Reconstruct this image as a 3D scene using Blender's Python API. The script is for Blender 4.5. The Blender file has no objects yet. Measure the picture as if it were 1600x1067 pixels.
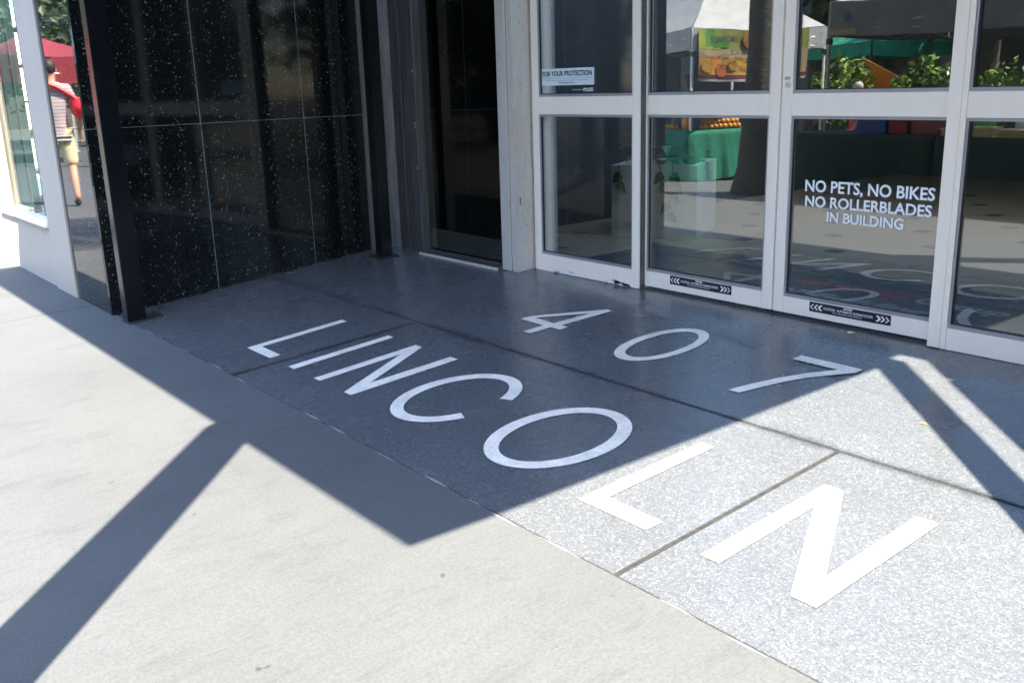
import bpy, bmesh, math, random
from mathutils import Vector, Matrix, Quaternion
random.seed(7)
R = math.radians
scene = bpy.context.scene
COL = scene.collection

# ------------------------------------------------------------------ camera, sky, sun, exposure
cam_d = bpy.data.cameras.new('camera')
cam = bpy.data.objects.new('camera', cam_d); COL.objects.link(cam)
cam_d.sensor_fit = 'HORIZONTAL'; cam_d.sensor_width = 36.0; cam_d.lens = 36.0 * 1485.575 / 1600.0
cam_d.clip_start = 0.05; cam_d.clip_end = 400
CAM = Vector((2.73077, -4.11581, 1.218))
cr = Vector((0.62874, 0.77707, -0.02915)); cu = Vector((-0.18569, 0.18644, 0.96476)); cf = Vector((-0.75512, 0.60117, -0.26152))
m = Matrix((cr, cu, -cf)).transposed().to_4x4(); m.translation = CAM
cam.matrix_world = m
scene.camera = cam

SUN = Vector((0.73 * math.cos(R(54)), -0.683 * math.cos(R(54)), math.sin(R(54)))).normalized()
world = bpy.data.worlds.new('World'); scene.world = world; world.use_nodes = True
wn = world.node_tree.nodes; wl = world.node_tree.links
sky = wn.new('ShaderNodeTexSky'); sky.sky_type = 'NISHITA'; sky.sun_disc = False
sky.sun_elevation = R(54); sky.sun_rotation = math.atan2(SUN.x, SUN.y); sky.air_density = 1.0; sky.dust_density = 0.5; sky.ozone_density = 1.4
bg = wn['Background']; bg.inputs['Strength'].default_value = 0.15
wl.new(sky.outputs[0], bg.inputs['Color'])
sd = bpy.data.lights.new('sun', 'SUN'); sd.energy = 3.7; sd.angle = R(0.38); sd.color = (1.0, 0.905, 0.74)
so = bpy.data.objects.new('sun', sd); COL.objects.link(so)
so.rotation_euler = (-SUN).to_track_quat('-Z', 'Y').to_euler(); so.location = (6, -8, 12)
vs = scene.view_settings
vs.view_transform = 'Standard'; vs.look = 'None'; vs.exposure = 3.22; vs.gamma = 1.0
scene.render.engine = 'CYCLES'
cy = scene.cycles
cy.use_denoising = True; cy.denoising_prefilter = 'ACCURATE'; cy.use_adaptive_sampling = False; cy.max_bounces = 10; cy.glossy_bounces = 6; cy.transparent_max_bounces = 16
cy.caustics_reflective = False; cy.caustics_refractive = False; cy.sample_clamp_indirect = 6.0

# ------------------------------------------------------------------ materials
def nodes(name):
    mt = bpy.data.materials.new(name); mt.use_nodes = True
    nt = mt.node_tree; b = nt.nodes['Principled BSDF']
    return mt, nt, b
def setp(b, col=None, rough=None, metal=None, ior=None, spec=None, coat=None):
    if col is not None: b.inputs['Base Color'].default_value = (*col, 1)
    if rough is not None: b.inputs['Roughness'].default_value = rough
    if metal is not None: b.inputs['Metallic'].default_value = metal
    if ior is not None: b.inputs['IOR'].default_value = ior
    if spec is not None: b.inputs['Specular IOR Level'].default_value = spec
    if coat is not None: b.inputs['Coat Weight'].default_value = coat
def coord(nt, scale=(1, 1, 1)):
    t = nt.nodes.new('ShaderNodeTexCoord'); mp = nt.nodes.new('ShaderNodeMapping')
    mp.inputs['Scale'].default_value = scale
    nt.links.new(t.outputs['Object'], mp.inputs[0]); return mp.outputs[0]
def noise(nt, vec, scale, detail=4, rough=.55, dist=0):
    n = nt.nodes.new('ShaderNodeTexNoise'); n.inputs['Scale'].default_value = scale
    n.inputs['Detail'].default_value = detail; n.inputs['Roughness'].default_value = rough; n.inputs['Distortion'].default_value = dist
    nt.links.new(vec, n.inputs['Vector']); return n.outputs['Fac']
def ramp(nt, fac, stops, interp='LINEAR'):
    r = nt.nodes.new('ShaderNodeValToRGB'); r.color_ramp.interpolation = interp
    el = r.color_ramp.elements
    while len(el) < len(stops): el.new(0.5)
    for e, (p, c) in zip(el, stops):
        e.position = p; e.color = (*c, 1) if len(c) == 3 else c
    nt.links.new(fac, r.inputs[0]); return r.outputs[0]
def mix(nt, a, b, fac, mode='MIX'):
    x = nt.nodes.new('ShaderNodeMix'); x.data_type = 'RGBA'; x.blend_type = mode
    for sock, v in ((x.inputs[0], fac), (x.inputs[6], a), (x.inputs[7], b)):
        if hasattr(v, 'links') or isinstance(v, bpy.types.NodeSocket): nt.links.new(v, sock)
        elif isinstance(v, (int, float)): sock.default_value = v
        else: sock.default_value = (*v, 1)
    return x.outputs[2]
def mathn(nt, op, a, b=0.0):
    x = nt.nodes.new('ShaderNodeMath'); x.operation = op
    for s, v in ((x.inputs[0], a), (x.inputs[1], b)):
        if isinstance(v, bpy.types.NodeSocket): nt.links.new(v, s)
        else: s.default_value = v
    return x.outputs[0]
def bump(nt, b, h, strength=.2, dist=.004):
    n = nt.nodes.new('ShaderNodeBump'); n.inputs['Strength'].default_value = strength; n.inputs['Distance'].default_value = dist
    nt.links.new(h, n.inputs['Height']); nt.links.new(n.outputs[0], b.inputs['Normal'])
def vor(nt, vec, scale, feat='F1', out='Color', rnd=1.0):
    v = nt.nodes.new('ShaderNodeTexVoronoi'); v.feature = feat; v.inputs['Scale'].default_value = scale; v.inputs['Randomness'].default_value = rnd
    nt.links.new(vec, v.inputs['Vector']); return v.outputs[out]
def sep(nt, c, i=0):
    s = nt.nodes.new('ShaderNodeSeparateColor'); nt.links.new(c, s.inputs[0]); return s.outputs[i]

M = {}
def simple(key, col, rough=.5, metal=0, var=.12, scale=6, **kw):
    mt, nt, b = nodes(key); setp(b, col, rough, metal, **kw)
    n = noise(nt, coord(nt), scale, 5)
    lo = tuple(c * (1 - var) for c in col); hi = tuple(min(1, c * (1 + var)) for c in col)
    nt.links.new(ramp(nt, n, [(.3, lo), (.7, hi)]), b.inputs['Base Color'])
    M[key] = mt; return mt
def cloth(key, col, rough=.85, trans=.0):
    mt, nt, b = nodes(key); setp(b, col, rough)
    v = coord(nt); n = noise(nt, v, 5, 4)
    nt.links.new(ramp(nt, n, [(.25, tuple(c * .82 for c in col)), (.75, tuple(min(1, c * 1.1) for c in col))]), b.inputs['Base Color'])
    bump(nt, b, noise(nt, v, 9, 3), .5, .02)
    if trans: b.inputs['Transmission Weight'].default_value = 0
    M[key] = mt; return mt

# terrazzo: stone chips in a grey cement, polished but worn
mt, nt, b = nodes('terrazzo'); v = coord(nt)
c1 = sep(nt, vor(nt, v, 130)); c2 = sep(nt, vor(nt, v, 270), 1)
base = ramp(nt, c1, [(0, (.046, .048, .052)), (.14, (.072, .075, .080)), (.28, (.092, .096, .102)), (.80, (.108, .112, .118)), (.93, (.135, .139, .145)), (.985, (.21, .215, .22))])
fine = ramp(nt, c2, [(0, (.044, .046, .050)), (.16, (.076, .079, .084)), (.3, (.095, .099, .105)), (.88, (.110, .114, .12)), (.975, (.38, .385, .39))])
colr = mix(nt, mix(nt, base, fine, .5), (.104, .108, .113), .28)
blot = ramp(nt, noise(nt, v, 2.2, 6, .6), [(.30, (.735, .765, .81)), (.70, (.875, .91, .965))])
colr = mix(nt, colr, blot, 1.0, 'MULTIPLY')
spot = ramp(nt, noise(nt, v, 34, 2), [(.70, (1, 1, 1)), (.78, (.45, .45, .45))])
colr = mix(nt, colr, spot, .10, 'MULTIPLY')
# grime gathered along the joints
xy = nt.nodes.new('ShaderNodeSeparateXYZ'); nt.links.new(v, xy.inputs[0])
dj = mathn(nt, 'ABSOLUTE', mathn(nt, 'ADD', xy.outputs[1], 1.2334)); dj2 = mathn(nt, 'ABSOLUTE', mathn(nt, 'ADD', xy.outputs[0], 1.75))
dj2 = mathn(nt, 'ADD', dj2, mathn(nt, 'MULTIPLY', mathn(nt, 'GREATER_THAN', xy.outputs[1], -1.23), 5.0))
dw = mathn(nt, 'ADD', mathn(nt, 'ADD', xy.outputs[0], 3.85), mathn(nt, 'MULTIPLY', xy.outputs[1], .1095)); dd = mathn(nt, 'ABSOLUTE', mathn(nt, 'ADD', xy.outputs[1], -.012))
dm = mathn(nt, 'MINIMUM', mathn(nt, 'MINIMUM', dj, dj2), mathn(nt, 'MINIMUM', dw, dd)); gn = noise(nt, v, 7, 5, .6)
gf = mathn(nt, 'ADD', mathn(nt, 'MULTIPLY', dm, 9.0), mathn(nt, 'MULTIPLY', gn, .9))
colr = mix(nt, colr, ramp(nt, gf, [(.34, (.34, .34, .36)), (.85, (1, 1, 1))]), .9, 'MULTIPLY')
nt.links.new(colr, b.inputs['Base Color'])
rr = ramp(nt, noise(nt, v, 5, 5), [(.3, (.22, .22, .22)), (.7, (.30, .30, .30))]); nt.links.new(rr, b.inputs['Roughness'])
setp(b, ior=1.55)
M['terrazzo'] = mt

mt, nt, b = nodes('letter_white'); v = coord(nt)
n = noise(nt, v, 60, 4); n2 = noise(nt, v, 9, 5)
cc = mix(nt, ramp(nt, n, [(.28, (.68, .63, .57)), (.5, (.82, .765, .69)), (.8, (.90, .84, .765))]), ramp(nt, n2, [(.3, (.78, .78, .77)), (.58, (1, 1, 1))]), 1.0, 'MULTIPLY')
cc = mix(nt, cc, ramp(nt, sep(nt, vor(nt, v, 260)), [(0, (.82, .82, .82)), (.6, (1, 1, 1)), (1, (1.05, 1.05, 1.05))]), .8, 'MULTIPLY')
dots = ramp(nt, noise(nt, v, 55, 1), [(.72, (1, 1, 1)), (.80, (.35, .34, .33))])
nt.links.new(mix(nt, cc, dots, .8, 'MULTIPLY'), b.inputs['Base Color']); setp(b, rough=.38); M['letter_white'] = mt

mt, nt, b = nodes('joint_dark'); v = coord(nt)
nt.links.new(ramp(nt, noise(nt, v, 40, 3), [(.3, (.010, .010, .010)), (.7, (.028, .028, .028))]), b.inputs['Base Color']); setp(b, rough=.8); M['joint_dark'] = mt

simple('divider', (.035, .035, .036), .6, var=.3, scale=30)

# broom-finished concrete
mt, nt, b = nodes('concrete'); v = coord(nt)
big = ramp(nt, noise(nt, v, .9, 6, .6), [(.3, (.064, .068, .0725)), (.7, (.075, .0795, .0845))])
brush = noise(nt, coord(nt, (70, 3.5, 1)), 3.0, 5, .65)
colr = mix(nt, big, ramp(nt, brush, [(.3, (.90, .90, .90)), (.7, (1.06, 1.06, 1.06))]), 1.0, 'MULTIPLY')
med = ramp(nt, noise(nt, coord(nt, (2.6, 1, 1)), 3.2, 7, .7), [(.28, (.62, .62, .63)), (.46, (.97, .97, .97)), (.75, (1.06, 1.06, 1.06))])
colr = mix(nt, colr, med, .6, 'MULTIPLY')
agg = ramp(nt, noise(nt, v, 110, 5, .8), [(.3, (.66, .66, .66)), (.7, (1.27, 1.27, 1.26))])
colr = mix(nt, colr, agg, .8, 'MULTIPLY')
scr = ramp(nt, noise(nt, coord(nt, (4, 40, 1)), 4, 3, .6, 1.5), [(.68, (1, 1, 1)), (.74, (.80, .80, .80))])
colr = mix(nt, colr, scr, .5, 'MULTIPLY')
gum = ramp(nt, noise(nt, v, 13, 2), [(.74, (1, 1, 1)), (.775, (.45, .44, .43))])
colr = mix(nt, colr, gum, .85, 'MULTIPLY')
pit = ramp(nt, noise(nt, v, 75, 2), [(.70, (1, 1, 1)), (.76, (.5, .5, .5))])
colr = mix(nt, colr, pit, .7, 'MULTIPLY')
nt.links.new(colr, b.inputs['Base Color']); setp(b, rough=.78)
bump(nt, b, brush, .22, .003); M['concrete'] = mt

simple('mortar', (.19, .187, .18), .9, var=.45, scale=45)
simple('paving', (.11, .108, .102), .85, var=.2, scale=2)
simple('asphalt', (.06, .06, .062), .9, var=.2, scale=3)

# black granite with pale and teal flecks
def granite(key, rough, iorv):
    mt, nt, b = nodes(key); v = coord(nt)
    base = ramp(nt, noise(nt, v, 55, 5, .7), [(.3, (.003, .0036, .0036)), (.55, (.009, .0105, .010)), (.75, (.024, .026, .025))])
    d = vor(nt, v, 68, 'F1', 'Distance'); ce = vor(nt, v, 68); pick = sep(nt, ce, 0); tint = sep(nt, ce, 1); szr = sep(nt, ce, 2)
    lim = mathn(nt, 'MULTIPLY', mathn(nt, 'POWER', szr, 1.7), .40)
    on = mathn(nt, 'MULTIPLY', mathn(nt, 'LESS_THAN', d, lim), mathn(nt, 'GREATER_THAN', pick, .45))
    fleck = ramp(nt, tint, [(0, (.035, .12, .11)), (.3, (.045, .14, .13)), (.38, (.16, .17, .165)), (.8, (.27, .26, .25)), (.95, (.22, .14, .05))], 'CONSTANT')
    nt.links.new(mix(nt, base, fleck, on), b.inputs['Base Color'])
    setp(b, rough=rough, ior=iorv)
    bump(nt, b, noise(nt, v, 1.5, 2), .03, .01)
    M[key] = mt
granite('granite', .05, 1.43)
granite('granite_face', .02, 1.62)
simple('grout', (.30, .40, .40), .7, var=.3, scale=30)

mt, nt, b = nodes('silver'); v = coord(nt)
setp(b, (.60, .60, .60), .34, 0.0)
n = noise(nt, coord(nt, (9, 9, 1)), 2, 5)
nt.links.new(ramp(nt, n, [(.3, (.90, .78, .645)), (.7, (.93, .81, .675))]), b.inputs['Base Color'])
nt.links.new(ramp(nt, noise(nt, v, 18, 4), [(.3, (.28, .28, .28)), (.7, (.46, .46, .46))]), b.inputs['Roughness']); M['silver'] = mt
mt, nt, b = nodes('silver_worn'); v = coord(nt)
setp(b, (.5, .5, .5), .32, .3)
st = noise(nt, coord(nt, (14, 14, 1.2)), 2, 6)
grime = ramp(nt, noise(nt, v, 22, 4), [(.36, (.55, .53, .50)), (.52, (1, 1, 1))])
nt.links.new(mix(nt, ramp(nt, st, [(.3, (.66, .60, .53)), (.7, (.71, .65, .575))]), grime, .15, 'MULTIPLY'), b.inputs['Base Color']); M['silver_worn'] = mt
mt, nt, b = nodes('steel_dark'); v = coord(nt)
setp(b, (.09, .09, .092), .38, .7)
st = noise(nt, coord(nt, (30, 30, 1.5)), 2, 6)
nt.links.new(ramp(nt, st, [(.3, (.10, .10, .102)), (.7, (.21, .21, .215))]), b.inputs['Base Color']); M['steel_dark'] = mt
simple('bead', (.36, .35, .36), .35, .4, var=.08)
simple('gasket', (.012, .012, .014), .6)
mt, nt, b = nodes('black_paint'); setp(b, (.006, .007, .009), .16, ior=1.42); v = coord(nt)
nt.links.new(ramp(nt, noise(nt, v, 14, 4), [(.3, (.12, .12, .12)), (.7, (.24, .24, .24))]), b.inputs['Roughness']); M['black_paint'] = mt
simple('rust_plate', (.045, .038, .036), .6, .3, var=.5, scale=25)
simple('white_paint', (.47, .42, .355), .5, var=.04, scale=3)
simple('soffit', (.52, .52, .50), .7, var=.05)
simple('stucco', (.50, .49, .46), .85, var=.08)
simple('decal_white', (.86, .86, .85), .5, var=.03)
simple('decal_pale', (.66, .73, .74), .5, var=.05)
simple('decal_black', (.012, .012, .014), .4, var=.1)
simple('decal_ink', (.03, .035, .05), .5)
simple('gum_black', (.015, .015, .015), .7)

def glass(key, refl, tint, f90=.9, rough=0.0):
    mt, nt, b = nodes(key); nt.nodes.remove(b)
    out = nt.nodes['Material Output']
    tr = nt.nodes.new('ShaderNodeBsdfTransparent'); tr.inputs[0].default_value = (*tint, 1)
    gl = nt.nodes.new('ShaderNodeBsdfGlossy'); gl.inputs['Roughness'].default_value = rough; gl.inputs['Color'].default_value = (.96, .98, .97, 1)
    lw = nt.nodes.new('ShaderNodeLayerWeight'); lw.inputs['Blend'].default_value = .5
    v = coord(nt); dust = ramp(nt, noise(nt, v, 3, 6), [(.3, (0, 0, 0)), (.8, (.02, .02, .02))])
    p5 = mathn(nt, 'POWER', lw.outputs['Facing'], 4.0)
    fac = mathn(nt, 'ADD', refl, mathn(nt, 'MULTIPLY', p5, f90 - refl))
    mx = nt.nodes.new('ShaderNodeMixShader'); nt.links.new(fac, mx.inputs[0]); nt.links.new(tr.outputs[0], mx.inputs[1]); nt.links.new(gl.outputs[0], mx.inputs[2])
    nt.links.new(mx.outputs[0], out.inputs['Surface']); M[key] = mt
glass('glass_door', .135, (.80, .83, .82), .7)
glass('glass_shop', .04, (.78, .85, .85), .3)
glass('glass_dark', .085, (.5, .53, .53), .5)

simple('lobby_floor', (.29, .205, .12), .35, var=.1, scale=2)
simple('lobby_tile', (.05, .042, .036), .4)
mt, nt, b = nodes('mat_rubber'); v = coord(nt)
nt.links.new(ramp(nt, noise(nt, v, 90, 3), [(.3, (.018, .02, .02)), (.7, (.035, .038, .036))]), b.inputs['Base Color']); setp(b, rough=.95); M['mat_rubber'] = mt
simple('mat_red', (.30, .02, .025), .9); simple('mat_grey', (.20, .21, .18), .9); simple('mat_blue', (.02, .13, .26), .9)
simple('lobby_wall', (.055, .05, .045), .6)
simple('lobby_ceiling', (.3, .3, .3), .8)
mt, nt, b = nodes('planter_stone'); v = coord(nt)
pc = mix(nt, ramp(nt, noise(nt, v, 4, 5), [(.3, (.52, .47, .38)), (.7, (.66, .60, .50))]), ramp(nt, noise(nt, v, 45, 3), [(.66, (1, 1, 1)), (.74, (.42, .32, .26))]), .9, 'MULTIPLY')
nt.links.new(pc, b.inputs['Base Color']); setp(b, rough=.9); bump(nt, b, noise(nt, v, 40, 4), .5, .006); M['planter_stone'] = mt
def leafmat(key, lo, hi, rough=.4):
    mt, nt, b = nodes(key); v = coord(nt)
    oi = nt.nodes.new('ShaderNodeNewGeometry')
    nt.links.new(ramp(nt, oi.outputs['Random Per Island'], [(0, lo), (1, hi)]), b.inputs['Base Color']); setp(b, rough=rough)
    b.inputs['Subsurface Weight'].default_value = 0
    M[key] = mt
leafmat('leaf_hedge', (.04, .10, .015), (.26, .36, .06), .25)
leafmat('leaf_tree', (.015, .035, .010), (.05, .085, .02), .5)
leafmat('leaf_palm', (.03, .06, .015), (.08, .11, .03), .45)
leafmat('leaf_vine', (.015, .06, .012), (.03, .10, .02), .35)
mt, nt, b = nodes('palm_bark'); v = coord(nt, (1, 1, 3))
nt.links.new(ramp(nt, noise(nt, v, 9, 6, .7), [(.3, (.028, .024, .02)), (.7, (.10, .088, .072))]), b.inputs['Base Color']); setp(b, rough=.95); bump(nt, b, noise(nt, v, 12, 5), .9, .03); M['palm_bark'] = mt
simple('bark', (.07, .055, .04), .95, var=.4, scale=12)
cloth('tent_white', (.36, .36, .37)); cloth('tent_grey', (.17, .17, .175)); cloth('tent_red', (.22, .018, .03)); cloth('tent_green', (.01, .20, .12)); cloth('tent_orange', (.55, .20, .02))
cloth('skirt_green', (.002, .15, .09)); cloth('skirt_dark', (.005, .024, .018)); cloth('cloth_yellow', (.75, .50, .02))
simple('pole_white', (.70, .70, .70), .35, .1); simple('pole_grey', (.32, .31, .30), .4, .5); simple('plastic_black', (.015, .015, .016), .4)
def fruit(key, lo, hi):
    mt, nt, b = nodes(key); oi = nt.nodes.new('ShaderNodeObjectInfo'); v = coord(nt)
    nt.links.new(ramp(nt, oi.outputs['Random'], [(0, lo), (1, hi)]), b.inputs['Base Color']); setp(b, rough=.38); bump(nt, b, noise(nt, v, 160, 2), .3, .001); M[key] = mt
fruit('orange_peel', (.55, .17, .006), (.62, .28, .012))
simple('papaya_skin', (.70, .36, .05), .45); simple('papaya_flesh', (.80, .26, .12), .4); simple('seed', (.01, .01, .01), .3)
simple('ban_lime', (0.225, 0.279, 0.027), .6, var=.25); simple('ban_olive', (0.180, 0.180, 0.027), .6); simple('ban_green', (0.063, 0.225, 0.023), .6, var=.3); simple('ban_orange', (0.360, 0.090, 0.009), .6)
simple('ban_gold', (0.324, 0.162, 0.013), .6, var=.35, scale=12); simple('ban_cream', (0.297, 0.225, 0.126), .6, var=.2); simple('ban_maroon', (0.090, 0.009, 0.013), .6); simple('ban_white', (0.297, 0.288, 0.261), .6)
simple('blue_plastic', (.012, .05, .20), .4); simple('red_plastic', (.22, .012, .016), .4); simple('pink_plastic', (.24, .05, .055), .45); simple('card', (.50, .38, .20), .8); simple('lime_plastic', (.15, .50, .08), .4)
simple('skin', (.50, .28, .19), .55, var=.08); simple('skin_dark', (.20, .10, .065), .55, var=.08); simple('hair', (.015, .011, .009), .6); simple('hair_grey', (.40, .38, .36), .7)
simple('shirt_red', (.55, .03, .05), .85); simple('shirt_pink', (.75, .10, .10), .85); simple('khaki', (.56, .48, .31), .85); simple('denim', (.04, .06, .11), .85); simple('shoe', (.03, .03, .032), .6); simple('bag_red', (.75, .01, .025), .5)
mt, nt, b = nodes('shirt_stripe'); v = coord(nt)
sx = nt.nodes.new('ShaderNodeSeparateXYZ'); nt.links.new(v, sx.inputs[0])
st = mathn(nt, 'GREATER_THAN', mathn(nt, 'FRACT', mathn(nt, 'MULTIPLY', sx.outputs[2], 22)), .82)
nt.links.new(mix(nt, (.38, .37, .39), (.36, .09, .10), st), b.inputs['Base Color']); setp(b, rough=.9); M['shirt_stripe'] = mt
simple('teal_shelf', (.055, .085, .085), .5, var=.06); simple('teal_dark', (.02, .04, .045), .6); simple('yellow_box', (.16, .13, .008), .6); simple('coral', (.35, .06, .05), .6); simple('shoe_goods', (.05, .05, .06), .6, var=.6, scale=20); simple('paper', (.11, .11, .105), .7)
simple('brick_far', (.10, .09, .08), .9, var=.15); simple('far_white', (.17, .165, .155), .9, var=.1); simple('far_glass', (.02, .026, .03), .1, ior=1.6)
simple('butt', (.7, .68, .62), .8); simple('butt_filter', (.6, .3, .08), .8)

# ------------------------------------------------------------------ mesh helpers
class B:
    def __init__(s): s.v = []; s.f = []
    def add(s, vs, fs):
        o = len(s.v); s.v += [tuple(p) for p in vs]; s.f += [tuple(i + o for i in f) for f in fs]; return s
    def box(s, x0, x1, y0, y1, z0, z1, bev=0.0):
        if bev <= 0:
            return s.add([(x0, y0, z0), (x1, y0, z0), (x1, y1, z0), (x0, y1, z0), (x0, y0, z1), (x1, y0, z1), (x1, y1, z1), (x0, y1, z1)],
                         [(0, 3, 2, 1), (4, 5, 6, 7), (0, 1, 5, 4), (1, 2, 6, 5), (2, 3, 7, 6), (3, 0, 4, 7)])
        bm = bmesh.new(); bmesh.ops.create_cube(bm, size=1)
        for q in bm.verts: q.co = ((x0 + x1) / 2 + q.co.x * (x1 - x0), (y0 + y1) / 2 + q.co.y * (y1 - y0), (z0 + z1) / 2 + q.co.z * (z1 - z0))
        bmesh.ops.bevel(bm, geom=list(bm.edges), offset=bev, segments=2, profile=.5, affect='EDGES')
        bm.verts.ensure_lookup_table()
        s.add([tuple(q.co) for q in bm.verts], [tuple(q.index for q in f.verts) for f in bm.faces]); bm.free(); return s
    def prism(s, pts, z0, z1, fz=None):
        # polygon in plan, extruded; z0/z1 numbers or functions of (x, y)
        a = z0 if callable(z0) else (lambda x, y: z0); c = z1 if callable(z1) else (lambda x, y: z1)
        n = len(pts); ar = sum(pts[i][0] * pts[(i + 1) % n][1] - pts[(i + 1) % n][0] * pts[i][1] for i in range(n))
        if ar < 0: pts = pts[::-1]
        vs = [(x, y, a(x, y)) for x, y in pts] + [(x, y, c(x, y)) for x, y in pts]
        return s.add(vs, [tuple(range(n))[::-1], tuple(range(n, 2 * n))] + [(i, (i + 1) % n, n + (i + 1) % n, n + i) for i in range(n)])
    def tube(s, p0, p1, r0, r1=None, n=10, caps=True):
        p0 = Vector(p0); p1 = Vector(p1); r1 = r0 if r1 is None else r1
        q = (p1 - p0).to_track_quat('Z', 'Y'); vs = []
        for p, r in ((p0, r0), (p1, r1)):
            for i in range(n):
                a = 2 * math.pi * i / n; vs.append(p + q @ Vector((r * math.cos(a), r * math.sin(a), 0)))
        fs = [(i, (i + 1) % n, n + (i + 1) % n, n + i) for i in range(n)]
        if caps: fs += [tuple(range(n))[::-1], tuple(range(n, 2 * n))]
        return s.add(vs, fs)
    def lathe(s, prof, c=(0, 0, 0), n=16):
        vs = []; fs = []
        for r, z in prof:
            for i in range(n):
                a = 2 * math.pi * i / n; vs.append((c[0] + r * math.cos(a), c[1] + r * math.sin(a), c[2] + z))
        for k in range(len(prof) - 1):
            for i in range(n): fs.append((k * n + i, k * n + (i + 1) % n, (k + 1) * n + (i + 1) % n, (k + 1) * n + i))
        fs += [tuple(range(n))[::-1], tuple(range((len(prof) - 1) * n, len(prof) * n))]
        return s.add(vs, fs)
    def sphere(s, c, r, n=12, m=8, sq=(1, 1, 1)):
        vs = [(c[0], c[1], c[2] - r * sq[2])]; fs = []
        for j in range(1, m):
            t = math.pi * j / m
            for i in range(n):
                a = 2 * math.pi * i / n; vs.append((c[0] + sq[0] * r * math.sin(t) * math.cos(a), c[1] + sq[1] * r * math.sin(t) * math.sin(a), c[2] - sq[2] * r * math.cos(t)))
        vs.append((c[0], c[1], c[2] + r * sq[2])); e = len(vs) - 1
        for i in range(n):
            fs.append((0, 1 + (i + 1) % n, 1 + i)); fs.append((e, 1 + (m - 2) * n + i, 1 + (m - 2) * n + (i + 1) % n))
        for j in range(m - 2):
            for i in range(n): fs.append((1 + j * n + i, 1 + j * n + (i + 1) % n, 1 + (j + 1) * n + (i + 1) % n, 1 + (j + 1) * n + i))
        return s.add(vs, fs)

def origin(o):
    w = Vector((0, 0, 0))
    while o is not None: w += o.location; o = o.parent
    return w
def obj(name, b, mat, parent=None, local=False, smooth=False):
    off = Vector((0, 0, 0)) if (parent is None or local) else origin(parent)
    me = bpy.data.meshes.new(name)
    me.from_pydata([tuple(Vector(p) - off) for p in b.v], [], b.f); me.update()
    me.materials.append(M[mat] if isinstance(mat, str) else mat)
    if smooth:
        for p in me.polygons: p.use_smooth = True
    o = bpy.data.objects.new(name, me); COL.objects.link(o)
    if parent is not None: o.parent = parent
    return o
def tag(o, label=None, cat=None, group=None, kind=None):
    if label: o['label'] = label
    if cat: o['category'] = cat
    if group: o['group'] = group
    if kind: o['kind'] = kind
    return o
def thing(name, label, cat, loc=(0, 0, 0), rz=0, group=None):
    o = bpy.data.objects.new(name, None); COL.objects.link(o); o.location = loc; o.rotation_euler = (0, 0, rz)
    o.empty_display_size = .1
    return tag(o, label, cat, group)
def struct(name, b, mat, label=None):
    o = obj(name, b, mat); o['kind'] = 'structure'
    if label: o['label'] = label
    return o
def text_b(s, org, right, up, w, h, depth=.0012, spacing=1.0, bold=0.0, shear=0.0):
    """lettering fitted into a w x h box (org = lower-left corner), returned as a thin solid B"""
    cu_ = bpy.data.curves.new('txt', 'FONT'); cu_.body = s; cu_.size = 1; cu_.space_character = spacing; cu_.offset = bold; cu_.shear = shear; cu_.resolution_u = 4
    ob = bpy.data.objects.new('txt', cu_); COL.objects.link(ob)
    dg = bpy.context.evaluated_depsgraph_get(); me = bpy.data.meshes.new_from_object(ob.evaluated_get(dg))
    bpy.data.objects.remove(ob); bpy.data.curves.remove(cu_)
    xs = [q.co.x for q in me.vertices]; ys = [q.co.y for q in me.vertices]
    x0, x1, y0, y1 = min(xs), max(xs), min(ys), max(ys)
    right = Vector(right); up = Vector(up); nrm = right.cross(up).normalized(); org = Vector(org)
    b = B()
    b.add([org + right * ((q.co.x - x0) / (x1 - x0) * w) + up * ((q.co.y - y0) / (y1 - y0) * h) + nrm * depth for q in me.vertices], [tuple(p.vertices) for p in me.polygons])
    bpy.data.meshes.remove(me); return b

# ------------------------------------------------------------------ ground
G = 0.067778; YE = -2.36; YS = -1.2334; S2 = .03
def gz(x, y):
    if y >= 0: return 0.0
    if y >= YE: return G * y
    return G * YE + S2 * (y - YE) if y > -9 else G * YE + S2 * (-9 - YE)
JW = .0105
def wx(y): return -3.858 - .1095 * y          # face line of the splayed granite wall
terr = struct('terrazzo_floor', B().prism([(-3.95, YE + .002), (3.25, YE + .002), (3.25, .10), (-3.95, .10)], lambda x, y: gz(x, min(y, 0)) - .10, lambda x, y: gz(x, min(y, 0)) - .003), 'joint_dark', 'grey terrazzo entrance floor with white inlaid lettering')
def slab(pts): return obj('terrazzo_slab', B().prism(pts, lambda x, y: gz(x, min(y, 0)) - .05, lambda x, y: gz(x, min(y, 0))), 'terrazzo', terr)
JA0, JA1 = -1.738, -1.758; JB = .970; JC0, JC1 = -2.372, -2.285
slab([(-3.65, YE + .004), (JA0 - JW, YE + .004), (JA1 - JW, YS - JW), (JA1 - .62, YS - JW), (JC0 - JW, YS + JW), (JC1 - JW, -.20), (JC1 + .04, .0), (JC1 + .05, .09), (-3.90, .09), (-3.90, -.2)])
slab([(JA0 + JW, YE + .004), (JB - JW, YE + .004), (JB - JW, YS - JW), (JA1 + JW, YS - JW)])
slab([(JB + JW, YE + .004), (3.2, YE + .004), (3.2, YS - JW), (JB + JW, YS - JW)])
slab([(JC0 + JW, YS + JW), (3.2, YS + JW), (3.2, .09), (JC1 + .06, .09), (JC1 + .05, -.01), (JC1 + JW, -.21)])

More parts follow.
